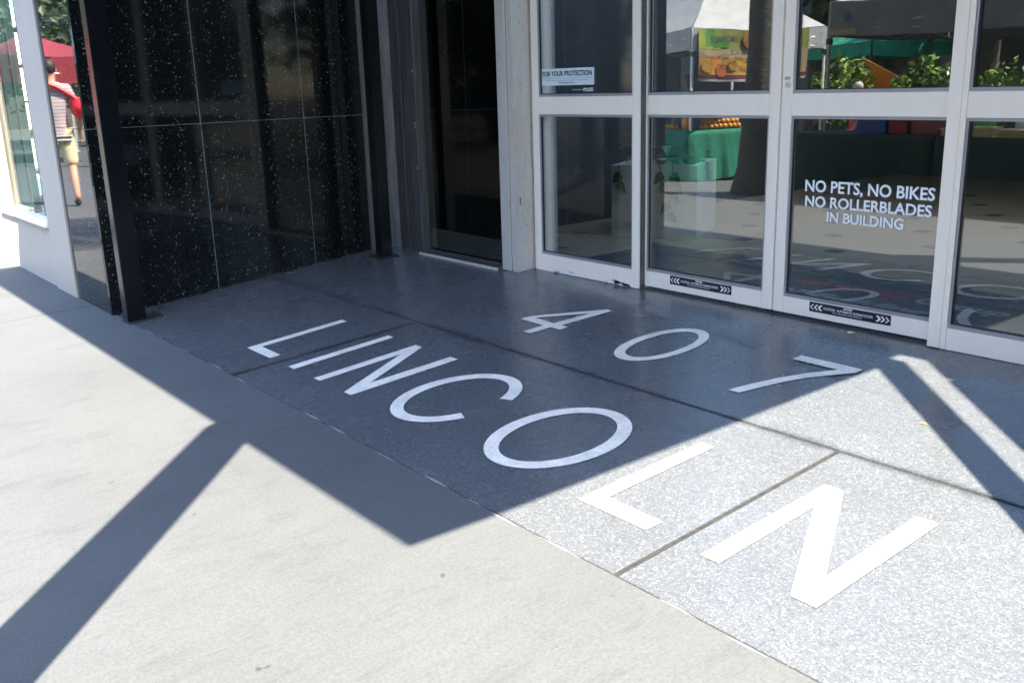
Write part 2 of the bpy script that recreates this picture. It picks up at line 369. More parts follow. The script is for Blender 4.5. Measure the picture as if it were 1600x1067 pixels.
LT = -1.4935; LB = -2.1105
from mathutils.geometry import tessellate_polygon
def letter(pts, label, hole=None):
    loops = [[Vector((x, y, 0)) for x, y in pts]] + ([[Vector((x, y, 0)) for x, y in hole]] if hole else [])
    flat = [p for l in loops for p in l]; b = B(); fs = []
    for f in tessellate_polygon(loops):
        p = [flat[i] for i in f]
        fs.append(tuple(f) if (p[1] - p[0]).cross(p[2] - p[0]).z > 0 else tuple(f)[::-1])
    b.add([(p.x, p.y, gz(0, p.y) + .0028) for p in flat], fs)
    o = obj('inlaid_letter', b, 'letter_white', terr); o['label'] = label
    eb = B()
    for l in loops:                                  # thin dark divider strip round the inlay
        n = len(l)
        ar = sum(l[i].x * l[(i + 1) % n].y - l[(i + 1) % n].x * l[i].y for i in range(n)); sg = 1 if ar > 0 else -1
        if l is not loops[0]: sg = -sg
        off = []
        for i in range(n):
            e0 = (l[i] - l[i - 1]).normalized(); e1 = (l[(i + 1) % n] - l[i]).normalized()
            n0 = Vector((e0.y, -e0.x, 0)); n1 = Vector((e1.y, -e1.x, 0)); mm = (n0 + n1); mm = mm / max(.5, mm.length_squared / 2)
            off.append(l[i] + mm * (sg * .0018))
        k0 = len(eb.v); eb.add([(p.x, p.y, gz(0, p.y) + .0016) for p in l] + [(p.x, p.y, gz(0, p.y) + .0016) for p in off], [(i, (i + 1) % n, n + (i + 1) % n, n + i) for i in range(n)])
    obj('divider_strip', eb, 'divider', o); return o
letter([(-2.130, LB), (-2.172, LT), (-2.112, LT), (-2.074, -2.046), (-1.845, -2.048), (-1.838, LB)], 'white inlaid letter L nearest the granite wall')
letter([(-1.628, LB), (-1.656, LT), (-1.600, LT), (-1.564, LB)], 'white inlaid letter I')
letter([(-1.351, LB), (-1.380, LT), (-1.319, LT), (-1.062, -1.966), (-1.064, LT), (-.999, LT), (-.989, LB), (-1.052, LB), (-1.313, -1.630), (-1.290, LB)], 'white inlaid letter N in the shade')
def ring(cx, cy_, a, bb, t0, t1, n, p=2.0):
    o = []
    for i in range(n):
        t = t0 + (t1 - t0) * i / n if abs(t1 - t0) > 6.28 else t0 + (t1 - t0) * i / (n - 1)
        c, s_ = math.cos(t), math.sin(t)
        o.append((cx + a * math.copysign(abs(c) ** (2 / p), c), cy_ + bb * math.copysign(abs(s_) ** (2 / p), s_)))
    return o
TAU = 2 * math.pi
co = ring(-.578, -1.803, .252, .316, R(24), R(336), 44); ci = ring(-.578, -1.803, .188, .258, R(24), R(336), 44)
letter(co + ci[::-1], 'white inlaid letter C')
letter(ring(.098, -1.8, .254, .318, 0, TAU, 56), 'white inlaid letter O', ring(.098, -1.8, .190, .262, 0, TAU, 56))
letter([(.544, LB), (.555, LT), (.617, LT), (.610, -2.034), (.860, -2.038), (.855, LB)], 'white inlaid letter L in the sun')
letter([(1.075, LB), (1.084, LT), (1.155, LT), (1.402, -1.968), (1.406, LT), (1.478, LT), (1.469, LB), (1.388, LB), (1.145, -1.640), (1.144, LB)], 'white inlaid letter N in the sun')
# figure 4 (outer outline with a bridged counter), 0 and 7
letter([(-.973, -.444), (-1.018, -.436), (-1.277, -.769), (-1.293, -.850), (-1.088, -.856), (-1.091, -.995), (-1.033, -.995), (-1.028, -.855), (-.951, -.855), (-.952, -.797), (-1.006, -.796)], 'white inlaid figure 4', [(-1.042, -.548), (-1.068, -.795), (-1.234, -.786)])
letter(ring(-.352, -.712, .170, .285, 0, TAU, 52, 2.1), 'white inlaid figure 0', ring(-.350, -.712, .119, .228, 0, TAU, 52, 2.1))
letter([(.290, -1.004), (.322, -.887), (.366, -.760), (.426, -.640), (.505, -.523), (.268, -.521), (.271, -.457), (.585, -.457), (.585, -.510), (.525, -.590), (.461, -.685), (.412, -.790), (.374, -.905), (.347, -1.004)], 'white inlaid figure 7')

# pale mortar line where the terrazzo meets the sidewalk
rs = random.Random(3); b = B(); x = -3.35
while x < 3.2:
    w = rs.uniform(.05, .22)
    if rs.random() < .6:
        y = YE - .004 + rs.uniform(-.008, .004); t = rs.uniform(.0015, .006)
        b.add([(x, y, gz(x, y) + .002), (x + w * .5, y - t * .5, gz(x, y) + .002), (x + w, y + rs.uniform(-.004, .004), gz(x, y) + .002), (x + w * .6, y + t, gz(x, y + t) + .0035), (x + w * .2, y + t * .7, gz(x, y + t) + .0035)], [(0, 1, 2, 3, 4)])
    x += w + rs.uniform(.0, .1)
mo = obj('mortar_edge', b, 'mortar', terr); mo['kind'] = 'stuff'

side = struct('sidewalk', B().prism([(-60, -9), (60, -9), (60, YE + .001), (-60, YE + .001)], lambda x, y: gz(x, min(y, YE)) - .2, lambda x, y: gz(x, min(y, YE)) - .010), 'joint_dark', 'broom finished concrete sidewalk in front of the entrance')
xs = [-40, -30, -22, -16, -11.5, -7.6, -4.02, 2.95, 6.4, 10.2, 16, 26, 40]
for i in range(len(xs) - 1):
    for (ya, yb) in ((YE - .002, -5.35), (-5.36, -8.98)):
        x0, x1 = xs[i] + .004, xs[i + 1] - .004
        obj('concrete_slab', B().prism([(x0, yb), (x1, yb), (x1, ya), (x0, ya)], lambda x, y: gz(x, y) - .06, lambda x, y: gz(x, y)), 'concrete', side)
struct('plaza_ground', B().prism([(-150, -150), (150, -150), (150, -9.005), (-150, -9.005)], -.9, gz(0, -9) - .004), 'paving')

# ------------------------------------------------------------------ granite side walls of the recess
def panel_wall(sideways, name, label, yj, zs, mirror=None):
    t = thing(name, label, 'wall', ((-3.9 if mirror is None else 3.3), -1.2, 0))
    return t
HC = 4.05
gw = thing('granite_wall', 'polished black granite wall with pale flecks and thin pale joints', 'wall', (-4.0, -1.2, 0))
A = Vector((-3.6, -2.386)); E2 = Vector((-3.858, 0.0)); du = (E2 - A); Lw = du.length; du.normalize(); dn = Vector((du.y, -du.x))   # dn points to +x
def along(y): return (y - A.y) / du.y
def wbox(s0, s1, z0f, z1, d0, d1):
    b = B(); pts = []
    for s, d in ((s0, d0), (s1, d0), (s1, d1), (s0, d1)):
        p = A + du * s + dn * d; pts.append((p.x, p.y))
    return b.prism(pts, z0f, z1)
gb = lambda x, y: gz(x, min(y, 0)) - .04
obj('wall_core', B().prism([(-4.36, -2.352), (A.x - .034, -2.352), (E2.x - .040, -.02), (-4.36, -.02)], gb, HC + .05), 'grout', gw)
ss = [0.0, along(-1.627), along(-.82), along(-.02)]
rows = [(None, 1.0185), (1.0215, 2.25), (2.253, 3.2), (3.203, HC)]
for i in range(3):
    for (za, zb) in rows:
        o = obj('granite_panel', wbox(ss[i] + (.002 if i else 0), ss[i + 1] - .002, (lambda x, y: gz(x, min(y, 0)) - .03) if za is None else za, zb, -.030, 0.0), 'granite', gw)
for (za, zb) in rows:
    o = obj('granite_face_panel', B().prism([(-4.372, -2.384), (A.x - .0315, -2.384), (A.x - .0315, -2.354), (-4.372, -2.354)], (lambda x, y: gz(x, y) - .03) if za is None else za, zb), 'granite_face', gw)
    o['label'] = 'mirror bright granite panel facing the sidewalk'
for i in (1, 2): obj('joint_line', wbox(ss[i] - .0018, ss[i] + .0018, lambda x, y: gz(x, min(y, 0)) - .03, HC, -.02, -.0008), 'grout', gw)
for z in (1.02, 2.2515, 3.2015): obj('joint_line', wbox(.001, ss[3] - .003, z - .0013, z + .0013, -.02, -.0012), 'grout', gw)
obj('corner_filler', B().prism([(-3.868, -.30), (-3.81, -.30), (-3.70, -.05), (-3.70, .02), (-3.868, .02)], -.05, HC), 'steel_dark', gw)
# right hand wall (its edge shades the terrazzo)
gr = thing('granite_wall', 'black granite wall closing the recess on the right, outside the photo', 'wall', (3.4, -1.2, 0))
for (za, zb) in rows:
    obj('granite_panel', B().prism([(3.078, -2.384), (3.30, -.02), (3.33, -.02), (3.108, -2.384)], (lambda x, y: gz(x, min(y, 0)) - .03) if za is None else za, zb), 'granite', gr)
    obj('granite_face_panel', B().prism([(3.11, -2.384), (3.9, -2.384), (3.9, -2.354), (3.11, -2.354)], (lambda x, y: gz(x, y) - .03) if za is None else za, zb), 'granite_face', gr)
obj('sun_block', B().prism([(3.078, -2.384), (3.9, -2.384), (3.9, -.02), (3.30, -.02)], HC + .055, HC + .40), 'stucco', gr)  # unseen block added to stop sun leaking over the wall top
obj('wall_core', B().prism([(3.114, -2.352), (3.9, -2.352), (3.9, -.02), (3.334, -.02)], gb, HC + .05), 'grout', gr)

# slim black steel posts with base plates
def post(x0, x1, y0, y1, label, plate, top=HC):
    t = thing('steel_post', label, 'post', ((x0 + x1) / 2, (y0 + y1) / 2, gz(0, min(0, y0))), group='black posts beside the granite walls')
    zb = gz(0, y0)
    obj('post_shaft', B().box(x0, x1, y0, y1, zb - .01, top, .004), 'black_paint', t)
    px0, px1, py0, py1 = plate
    obj('base_plate', B().prism([(px0, py0), (px1, py0), (px1, py1), (px0, py1)], lambda x, y: gz(x, y) - .003, lambda x, y: gz(x, y) + .008), 'rust_plate', t)
    for (bx, by) in ((px0 + .02, py1 - .02), (px1 - .018, py1 - .02)):
        obj('bolt', B().lathe([(.008, 0), (.008, .006), (.004, .008)], (bx, by, gz(0, by) + .008), 6), 'rust_plate', t)
post(-3.369, -3.280, -2.388, -2.270, 'tall black steel post at the front edge of the recess', (-3.40, -3.255, -2.393, -2.170))
post(-3.535, -3.440, -.430, -.340, 'black steel post in the back corner beside the steel jamb', (-3.60, -3.385, -.475, -.315))
post(2.748, 2.850, -2.391, -2.290, 'black steel post beside the right granite wall, outside the photo', (2.72, 2.86, -2.393, -2.17), HC + .055)

# ------------------------------------------------------------------ dark infill bay between granite wall and doors
bay = thing('dark_glass_bay', 'narrow dark glass bay in steel frame beside the entrance doors', 'window', (-2.9, -.12, 0))
for k, (xa, xb, ya) in enumerate(((-3.72, -3.62, -.085), (-3.618, -3.545, -.118), (-3.543, -3.47, -.10), (-3.468, -3.392, -.145), (-3.388, -3.302, -.150))):
    obj('jamb_rib', B().box(xa, xb, ya, -.03, -.02, HC, .004), 'steel_dark', bay)
obj('frame_stile', B().box(-2.330, -2.272, -.150, -.03, -.008, HC, .003), 'silver_worn', bay)
obj('frame_edge', B().box(-2.270, -2.226, -.156, -.146, -.008, HC, .002), 'silver_worn', bay)
obj('sill_track', B().box(-3.30, -2.335, -.185, -.075, gz(0, -.18) - .01, .006), 'steel_dark', bay)
obj('sill_track', B().box(-3.30, -2.335, -.190, -.185, gz(0, -.18) - .01, .004), 'silver_worn', bay)
obj('sill_track', B().box(-3.30, -2.335, -.110, -.100, gz(0, -.18) - .01, .020), 'steel_dark', bay)
bg_ = B().box(-3.31, -2.325, -.085, -.077, .02, HC)
obj('pane', bg_, 'glass_dark', bay)
obj('bottom_rail', B().box(-3.31, -2.325, -.060, -.035, .02, .165, .003), 'silver_worn', bay)
gbk = obj('backing_slab', B().box(-3.32, -2.32, -.030, .0, .0, 1.043), 'granite', bay)
obj('backing_slab', B().box(-3.32, -2.32, -.030, .0, 1.047, HC), 'granite', bay)
for z in (.92, .945, .62, 1.32): obj('scratch', B().box(-3.322, -3.316, -.1535, -.1505, z, z + .014), 'decal_white', bay)
# clad column between bay and doors
colm = thing('clad_column', 'brushed aluminium column face with small screw holes left of the doors', 'column', (-2.21, -.06, 0))
obj('cladding', B().box(-2.224, -2.168, -.145, .22, -.015, HC, .002), 'silver_worn', colm)
for (yy, z) in ((-.085, 1.69), (-.082, 1.585), (-.075, 1.22), (-.078, 1.175), (-.055, .78), (-.06, .70), (-.05, .40), (-.055, .30), (-.045, .10), (-.08, 1.88), (-.08, 2.2), (-.06, 2.6)):
    bh = B(); n = 8; bh.add([(-2.1672, yy + .0035 * math.cos(TAU * i / n), z + .0035 * math.sin(TAU * i / n)) for i in range(n)], [tuple(range(n))]); obj('screw_hole', bh, 'gum_black', colm)
bh = B().add([(-2.1672, -.115, .44), (-2.1672, -.105, .44), (-2.1672, -.105, .49), (-2.1672, -.115, .49)], [(0, 1, 2, 3)]); obj('scuff', bh, 'steel_dark', colm)

# ------------------------------------------------------------------ entrance: fixed sidelights and sliding doors
ZT, ZB = 1.129, 1.020
def leaf(name, label, x0, x1, y, gx0, gx1, zb, zbot, cat='door', top=2.45, fd=.05, flush=True):
    """one glazed leaf: outer x0..x1, glass gx0..gx1, front plane y"""
    t = thing(name, label, cat, ((x0 + x1) / 2, y, zb))
    obj('stile', B().box(x0, gx0, y, y + fd, zb, top, .0025), 'silver', t)
    obj('stile', B().box(gx1, x1, y, y + fd, zb, top, .0025), 'silver', t)
    e = .0005
    obj('bottom_rail', B().box(gx0 + e, gx1 - e, y + .001, y + fd, zb, zbot - .014, .002), 'silver', t)
    obj('middle_rail', B().box(gx0 + e, gx1 - e, y + .001, y + fd, ZB, ZT, .002), 'silver', t)
    obj('top_rail', B().box(gx0 + e, gx1 - e, y + .001, y + fd, top - .1, top, .002), 'silver', t)
    for (z0, z1) in ((zbot, ZB - .012), (ZT + .012, top - .1)):
        p = obj('pane', B().box(gx0 - .004, gx1 + .004, y + .022, y + .028, z0 - .010, z1 + .010), 'glass_door', t)
        # glazing beads round the pane
        obj('bead', B().box(gx0 + .001, gx1 - .001, y + .006, y + .021, z0 - .0135, z0 + .004), 'bead', p)
        obj('bead', B().box(gx0 + .001, gx1 - .001, y + .006, y + .021, z1 - .002, z1 + .0115), 'bead', p)
        obj('bead', B().box(gx0 + .0006, gx0 + .011, y + .007, y + .021, z0 + .0045, z1 - .0025), 'bead', p)
        obj('bead', B().box(gx1 - .011, gx1 - .0006, y + .007, y + .021, z0 + .0045, z1 - .0025), 'bead', p)
        obj('gasket', B().box(gx0 + .0112, gx0 + .017, y + .012, y + .0212, z0 + .0045, z1 - .0025), 'gasket', p)
        obj('gasket', B().box(gx0 + .012, gx1 - .012, y + .012, y + .0212, z0 + .0042, z0 + .008), 'gasket', p)
    return t
sl = leaf('sidelight', 'fixed glass sidelight left of the sliding doors, with a police notice', -2.155, -1.190, 0.0, -2.092, -1.252, -.004, .122, 'window', fd=.10)
obj('edge_trim', B().box(-1.1885, -1.1855, .006, .045, 0.0, 2.45), 'steel_dark', sl)
d1 = leaf('sliding_door', 'left sliding glass door with caution strip and view of the green stall', -1.24, -.268, .045, -1.178, -.330, .012, .118)
d2 = leaf('sliding_door', 'right sliding glass door lettered NO PETS, NO BIKES', -.257, .69, .045, -.196, .628, .012, .112)
sr = leaf('sidelight', 'fixed glass sidelight at the right edge, right of the sliding doors', .628, 1.64, 0.0, .712, 1.57, -.004, .110, 'window', fd=.044)
obj('cover_strip', B().box(.629, .687, -.004, -.0005, 0.0, 2.45), 'silver', sr)
# header, transom and right jamb
hd = thing('door_header', 'silver header beam over the sliding doors, outside the photo', 'beam', (-.26, .05, 2.45))
obj('beam', B().box(-2.16, 1.64, -.01, .16, 2.452, 2.70, .004), 'silver', hd)
obj('transom_pane', B().box(-2.16, 1.64, .06, .068, 2.70, HC), 'glass_door', hd)
rj = thing('clad_column', 'aluminium column right of the doors, outside the photo', 'column', (1.7, 0, 0))
obj('cladding', B().box(1.645, 1.72, -.145, .22, -.015, HC + .05, .002), 'silver_worn', rj)
obj('infill_panel', B().box(1.722, 3.36, -.09, .10, -.03, HC), 'granite', rj)
# lower floor gap under the sliding doors and chipped white paint at the sidelight foot
b = B(); rs = random.Random(12)
for k in range(26):
    x = rs.choice([rs.uniform(-1.95, -1.75), rs.uniform(-1.66, -1.28), rs.uniform(-1.4, -1.22)]); z = rs.uniform(0.0, .022); w = rs.uniform(.01, .05); h = rs.uniform(.004, .018)
    n = 7; b.add([(x + w * math.cos(TAU * i / n) * rs.uniform(.6, 1), -.0012, max(-.002, z + h * math.sin(TAU * i / n) * rs.uniform(.6, 1))) for i in range(n)], [tuple(range(n))])
o = obj('paint_chip', b, 'decal_white', sl); o['kind'] = 'stuff'

# lock in the right door, notices
def disc(c, r, axis_y=-1, n=14, sq=1): return B().add([(c[0] + r * math.cos(TAU * i / n), c[1], c[2] + sq * r * math.sin(TAU * i / n)) for i in range(n)], [tuple(range(n))])
lk = obj('lock_cylinder', B().tube((-.222, .0455, 1.172), (-.222, .036, 1.172), .0155, .0145, 18), 'silver_worn', d2)
obj('keyhole', B().box(-.2235, -.2205, .0345, .0362, 1.166, 1.179), 'gum_black', lk)
obj('lock_plate', B().box(-.243, -.212, .0432, .0448, 1.196, 1.210), 'bead', d2)

def caution(x0, x1, z0, z1, par):
    y = .0425; p = obj('caution_strip', B().box(x0, x1, y, .0455, z0, z1), 'decal_black', par); p['label'] = 'black caution strip on the bottom rail'
    W = x1 - x0; H = z1 - z0; rt = (1, 0, 0); up = (0, 0, 1)
    def tx(s, a, b_, c, d, **k): obj('lettering', text_b(s, (x0 + W * a, y, z0 + H * c), rt, up, W * (b_ - a), H * (d - c), **k), 'decal_white', p)
    tx('CAUTION:', .185, .335, .40, .66, bold=.02); tx('AUTOMATIC SLIDING DOOR', .355, .795, .40, .66, bold=.02); tx('Door may close without warning', .30, .66, .16, .31, bold=.02)
    lb = B().box(x0 + W * .435, x0 + W * .54, y - .0012, y - .0002, z0 + H * .76, z0 + H * .93); tgp = obj('maker_tag', lb, 'decal_white', p)
    obj('lettering', text_b('STANLEY', (x0 + W * .445, y - .0014, z0 + H * .80), rt, up, W * .085, H * .09, bold=.02), 'decal_ink', tgp)
    for k in range(3):
        for sgn in (1, -1):
            cx = (x0 + W * (.012 + .048 * k)) if sgn == 1 else (x1 - W * (.012 + .048 * k)); zc = z0 + H * .5; hh = H * .30; tw = W * (.016 + .007 * k); dx = W * .034
            pts = [(cx, zc), (cx + sgn * dx, zc + hh), (cx + sgn * (dx + tw), zc + hh), (cx + sgn * tw, zc), (cx + sgn * (dx + tw), zc - hh), (cx + sgn * dx, zc - hh)]
            f = [(0, 1, 2, 3), (0, 3, 4, 5)] if sgn == -1 else [(3, 2, 1, 0), (5, 4, 3, 0)]
            obj('chevron', B().add([(a, y - .0012, c) for a, c in pts], f), 'decal_white', p)
caution(-.981, -.5325, .052, .1025, d1)
caution(-.031, .4175, .046, .0955, d2)
for s, x0, x1, z0, z1 in (('NO PETS, NO BIKES', -.107, .572, .640, .709), ('NO ROLLERBLADES', -.103, .563, .575, .630), ('IN BUILDING', .025, .432, .506, .558)):
    o = obj('door_lettering', text_b(s, (x0, .0655, z0), (1, 0, 0), (0, 0, 1), x1 - x0, z1 - z0, bold=.022), 'decal_white', d2); o['label'] = 'white vinyl line reading ' + s
pn = obj('notice', B().box(-2.080, -1.592, .0195, .0210, 1.197, 1.299), 'decal_pale', sl); pn['label'] = 'pale notice headed FOR YOUR PROTECTION'
def ptx(s, a, b_, c, d, mat='decal_ink', par=pn, **k): obj('lettering', text_b(s, (-2.080 + .488 * a, .0193, 1.197 + .102 * c), (1, 0, 0), (0, 0, 1), .488 * (b_ - a), .102 * (d - c), **k), mat, par)
ptx('FOR YOUR PROTECTION', .03, .965, .54, .86, bold=.03)
ptx('Police officers have authority to enter these premises to arrest and remove', .03, .97, .39, .46)
ptx('trespassers after hours of business. Any person found here may be cited', .09, .90, .26, .33)
ptx('BY ORDINANCE 75-310', .34, .64, .11, .20, bold=.02)
o = obj('lettering', text_b('POLICE', (-1.685, .0205, 1.158), (1, 0, 0), (0, 0, 1), .083, .021, bold=.03), 'decal_white', sl)
o = obj('lettering', text_b('CITY OF MIAMI BEACH', (-1.790, .0205, 1.166), (1, 0, 0), (0, 0, 1), .098, .006), 'decal_white', sl)

# ------------------------------------------------------------------ lobby behind the glass
lf = struct('lobby_floor', B().box(-3.5, 3.3, .102, 7.0, -.12, 0.0), 'lobby_floor', 'tan polished lobby floor with small dark inset tiles')
tl = B().box(-.052, .052, -.052, .052, 0.0, .004); tm = None
for j in range(9):
    for i in range(-5, 6):
        x = -1.42 + .8 * i + (.4 if j % 2 else 0); y = .65 + .6 * j - (0)
        x = -2.65 + .8 * i + (.4 if j % 2 else 0)
        if not (-3.4 < x < 3.2): continue
        if tm is None: o = obj('floor_tile', tl, 'lobby_tile', lf, local=True); tm = o.data
        else: o = bpy.data.objects.new('floor_tile', tm); COL.objects.link(o); o.parent = lf
        o.location = (x, y, .0005)
struct('lobby_wall', B().box(-3.62, -3.502, .11, 7.0, -.1, 3.4), 'lobby_wall')
struct('lobby_wall', B().box(3.302, 3.42, .11, 7.0, -.1, 3.4), 'lobby_wall')
struct('lobby_wall', B().box(-3.62, 3.42, 7.002, 7.12, -.1, 3.4), 'lobby_wall')
struct('lobby_ceiling', B().box(-3.62, 3.42, 3.9, 7.12, 3.402, 3.55), 'lobby_ceiling')
struct('lobby_ceiling', B().box(-3.62, 3.42, .11, 1.2, 3.402, 3.55), 'lobby_ceiling')  # gap between the two ceiling pieces is added to daylight the lobby floor
mt_ = thing('entrance_mat', 'long black entrance mat with red and grey lettering behind the glass', 'mat', (-.5, .7, 0))
obj('mat_body', B().box(-2.15, 1.25, .22, 1.215, .001, .012, .003), 'mat_rubber', mt_)
obj('lettering', text_b('407 Building', (-.70, .43, .0122), (1, 0, 0), (0, 1, 0), 1.06, .155, bold=.03, shear=.25), 'mat_grey', mt_)
obj('lettering', text_b('American', (-.62, .735, .0122), (1, 0, 0), (0, 1, 0), .72, .125, bold=.03, shear=.25), 'mat_red', mt_)
obj('lettering', text_b('Group', (.16, .66, .0122), (1, 0, 0), (0, 1, 0), .50, .175, bold=.03, shear=.25), 'mat_grey', mt_)
obj('emblem', B().add([(-.74 + .05 * math.cos(TAU * i / 18), .80 + .06 * math.sin(TAU * i / 18), .0128) for i in range(18)], [tuple(range(18))]), 'mat_blue', mt_)
# concrete planter with a trailing vine
pl = thing('stone_planter', 'square rough concrete planter with a trailing vine, inside the lobby', 'planter', (-2.62, 1.80, 0), R(27))
s_ = .345; pb = B()
out = [(-s_, -s_), (s_, -s_), (s_, s_), (-s_, s_)]; q = s_ - .05
pb.add([(x, y, .0) for x, y in out] + [(x, y, .565) for x, y in out] + [(x * q / s_, y * q / s_, .565) for x, y in out] + [(x * q / s_, y * q / s_, .48) for x, y in out],
       [(3, 2, 1, 0)] + [(i, (i + 1) % 4, 4 + (i + 1) % 4, 4 + i) for i in range(4)] + [(4 + i, 4 + (i + 1) % 4, 8 + (i + 1) % 4, 8 + i) for i in range(4)] + [(8 + i, 8 + (i + 1) % 4, 12 + (i + 1) % 4, 12 + i) for i in range(4)])
obj('pot', pb, 'planter_stone', pl, local=True)
obj('soil', B().box(-q, q, -q, q, .44, .50), 'bark', pl, local=True)
def leafshape(b, p, d, nrm, L, W):
    """heart-shaped leaf"""
    d = Vector(d).normalized(); nrm = Vector(nrm); sd_ = d.cross(nrm).normalized(); nrm = sd_.cross(d)
    p = Vector(p); pts = [(0, 0), (-.08, .25), (.12, .48), (.45, .42), (.75, .2), (1.05, 0), (.75, -.2), (.45, -.42), (.12, -.48), (-.08, -.25)]
    vs = [p + d * (u * L) + sd_ * (w * W) + nrm * (-.25 * L * u * u + .08 * abs(w) * W) for u, w in pts]
    b.add(vs + [p + d * (.45 * L) - nrm * (.1 * L)], [(i, (i + 1) % 10, 10) for i in range(10)])
vb = B(); rs = random.Random(5)
for k in range(46):
    a = rs.uniform(0, TAU); r_ = rs.uniform(.05, .36); L = rs.uniform(.09, .15)
    leafshape(vb, (r_ * math.cos(a), r_ * math.sin(a), .56 + rs.uniform(0, .16)), (math.cos(a), math.sin(a), rs.uniform(-.5, .3)), (0, 0, 1), L, L * .85)
for (x0, n) in ((.16, 5), (.05, 2), (-.28, 2)):
    stem = B(); px, pz = x0, .60; prev = Vector((px, -s_ - .02, .57))
    for k in range(n):
        cur = prev + Vector((rs.uniform(-.05, .03), -.006, -.075)); stem.tube(prev, cur, .004, n=5); prev = cur
        leafshape(vb, cur, (rs.choice([-1, 1]) * .7, -.2, -.7), (.1, -1, .3), .095, .085)
    obj('vine_stem', stem, 'leaf_vine', pl, local=True)
obj('vine_leaves', vb, 'leaf_vine', pl, local=True)['kind'] = 'stuff'

# ------------------------------------------------------------------ shop front at the far left
YF = -2.386
sh = thing('shop_front', 'white shop front with display window left of the granite wall', 'shop front', (-6, YF, gz(0, YF)))
obj('pilaster', B().box(-4.885, -4.374, YF - .012, YF + .35, -.20, HC, .004), 'white_paint', sh)
obj('base_wall', B().prism([(-9.5, YF), (-4.888, YF), (-4.888, YF + .30), (-9.5, YF + .30)], -.22, .285), 'white_paint', sh)
for k in range(3): obj('sill_strip', B().box(-6.50, -4.888, YF - .035 + .014 * k, YF + .06, .287 + .018 * k, .3035 + .018 * k, .002), 'silver', sh)
wf = obj('window_frame', B().box(-6.50, -6.36, YF - .01, YF + .10, .342, 2.9, .003), 'silver', sh)
obj('window_frame', B().box(-6.358, -4.888, YF + .0, YF + .09, 2.82, 2.9), 'silver', sh)
for k in range(5): obj('frame_rib', B().box(-6.345 + .018 * k, -6.335 + .018 * k, YF + .03, YF + .06, .345, 2.8), 'white_paint', wf)
obj('pane', B().box(-6.26, -4.892, YF + .055, YF + .063, .345, 2.82), 'glass_shop', sh)
obj('upper_wall', B().box(-9.5, -4.888, YF, YF + .30, 2.902, HC), 'white_paint', sh)
obj('side_wall', B().box(-9.5, -6.502, YF + .002, YF + .30, .286, 2.90), 'white_paint', sh)
struct('shop_floor', B().box(-9.4, -4.40, YF + .302, .6, .22, .30), 'lobby_floor')
struct('shop_wall', B().box(-9.4, -4.45, .6, .7, .22, 3.2), 'teal_dark')
su = thing('display_shelf', 'pale teal display shelf unit in the shop window', 'shelf', (-5.6, -2.0, .3))
ux = [-6.22, -5.86, -5.50, -5.18, -4.93]
for x in ux:
    obj('upright', B().box(x - .025, x + .025, -2.26, -2.21, .301, 2.4), 'teal_shelf', su)
    obj('upright', B().box(x - .025, x + .025, -1.92, -1.87, .301, 2.4), 'teal_shelf', su)
zsh = [.36, .62, .90, 1.18, 1.46, 1.74]
for z in zsh: obj('shelf_board', B().box(-6.25, -4.90, -2.208, -1.922, z, z + .018), 'teal_shelf', su)
obj('back_panel', B().box(-6.25, -4.90, -1.868, -1.85, .301, 2.4), 'teal_dark', su)
rs = random.Random(21)
def shoe(x, y, z, rz, mat, label):
    b = B(); n = 8
    prof = [(-.13, .036, .075), (-.08, .040, .085), (-.02, .038, .075), (.05, .043, .05), (.10, .040, .035), (.135, .02, .022)]
    vs = []; fs = []
    for (px, w, h) in prof:
        for i in range(n):
            a = math.pi * i / (n - 1); vs.append((px, -w * math.cos(a), h * math.sin(a) ** .7 if 0 < i < n - 1 else 0))
    for k in range(len(prof) - 1):
        for i in range(n - 1): fs.append((k * n + i, k * n + i + 1, (k + 1) * n + i + 1, (k + 1) * n + i))
    fs += [tuple(range(n)), tuple(range(5 * n, 6 * n))[::-1]]
    b.add(vs, fs)
    t = obj('display_shoe', b, mat, None, smooth=True); t.location = (x, y, z); t.rotation_euler = (0, 0, rz)
    tag(t, label, 'shoe', 'shoes on the window shelves'); obj('sole', B().box(-.135, .137, -.044, .044, -.012, .0), 'paper', t, local=True)
mats = ['shoe_goods', 'coral', 'shoe_goods', 'paper', 'shoe_goods']
for k, (x, zi) in enumerate(((-5.98, 0), (-5.30, 0), (-5.70, 1), (-5.05, 1), (-5.98, 2), (-5.35, 3), (-5.06, 3), (-5.68, 4), (-5.30, 4), (-5.05, 4), (-5.32, 1))):
    nm = ['bottom', 'second', 'third', 'fourth', 'fifth'][zi]; bay_ = 'far left' if x < -5.86 else 'left' if x < -5.5 else 'middle' if x < -5.18 else 'right'
    shoe(x, -2.08, zsh[zi] + .031, rs.uniform(-2.2, -.9), mats[k % 5], 'small shoe on the %s shelf, %s bay of the teal window display' % (nm, bay_))
for k, (x, zi, w) in enumerate(((-5.36, 2, .14), (-5.06, 2, .16), (-5.68, 2, .12), (-5.05, 0, .15))):
    t = thing('shoe_box', ['yellow box in the middle of the teal window shelves', 'yellow box at the pilaster end of the teal shelves', 'yellow box left of the others on the teal shelves', 'yellow box on the lowest teal shelf'][k], 'box', (x, -2.09, zsh[zi] + .018), rs.uniform(-.3, .3), 'yellow boxes in the shop window')
    obj('carton', B().box(-w / 2, w / 2, -.08, .08, .0005, .09), 'yellow_box', t, local=True); obj('lid', B().box(-w / 2 - .004, w / 2 + .004, -.084, .084, .091, .115), 'yellow_box', t, local=True)

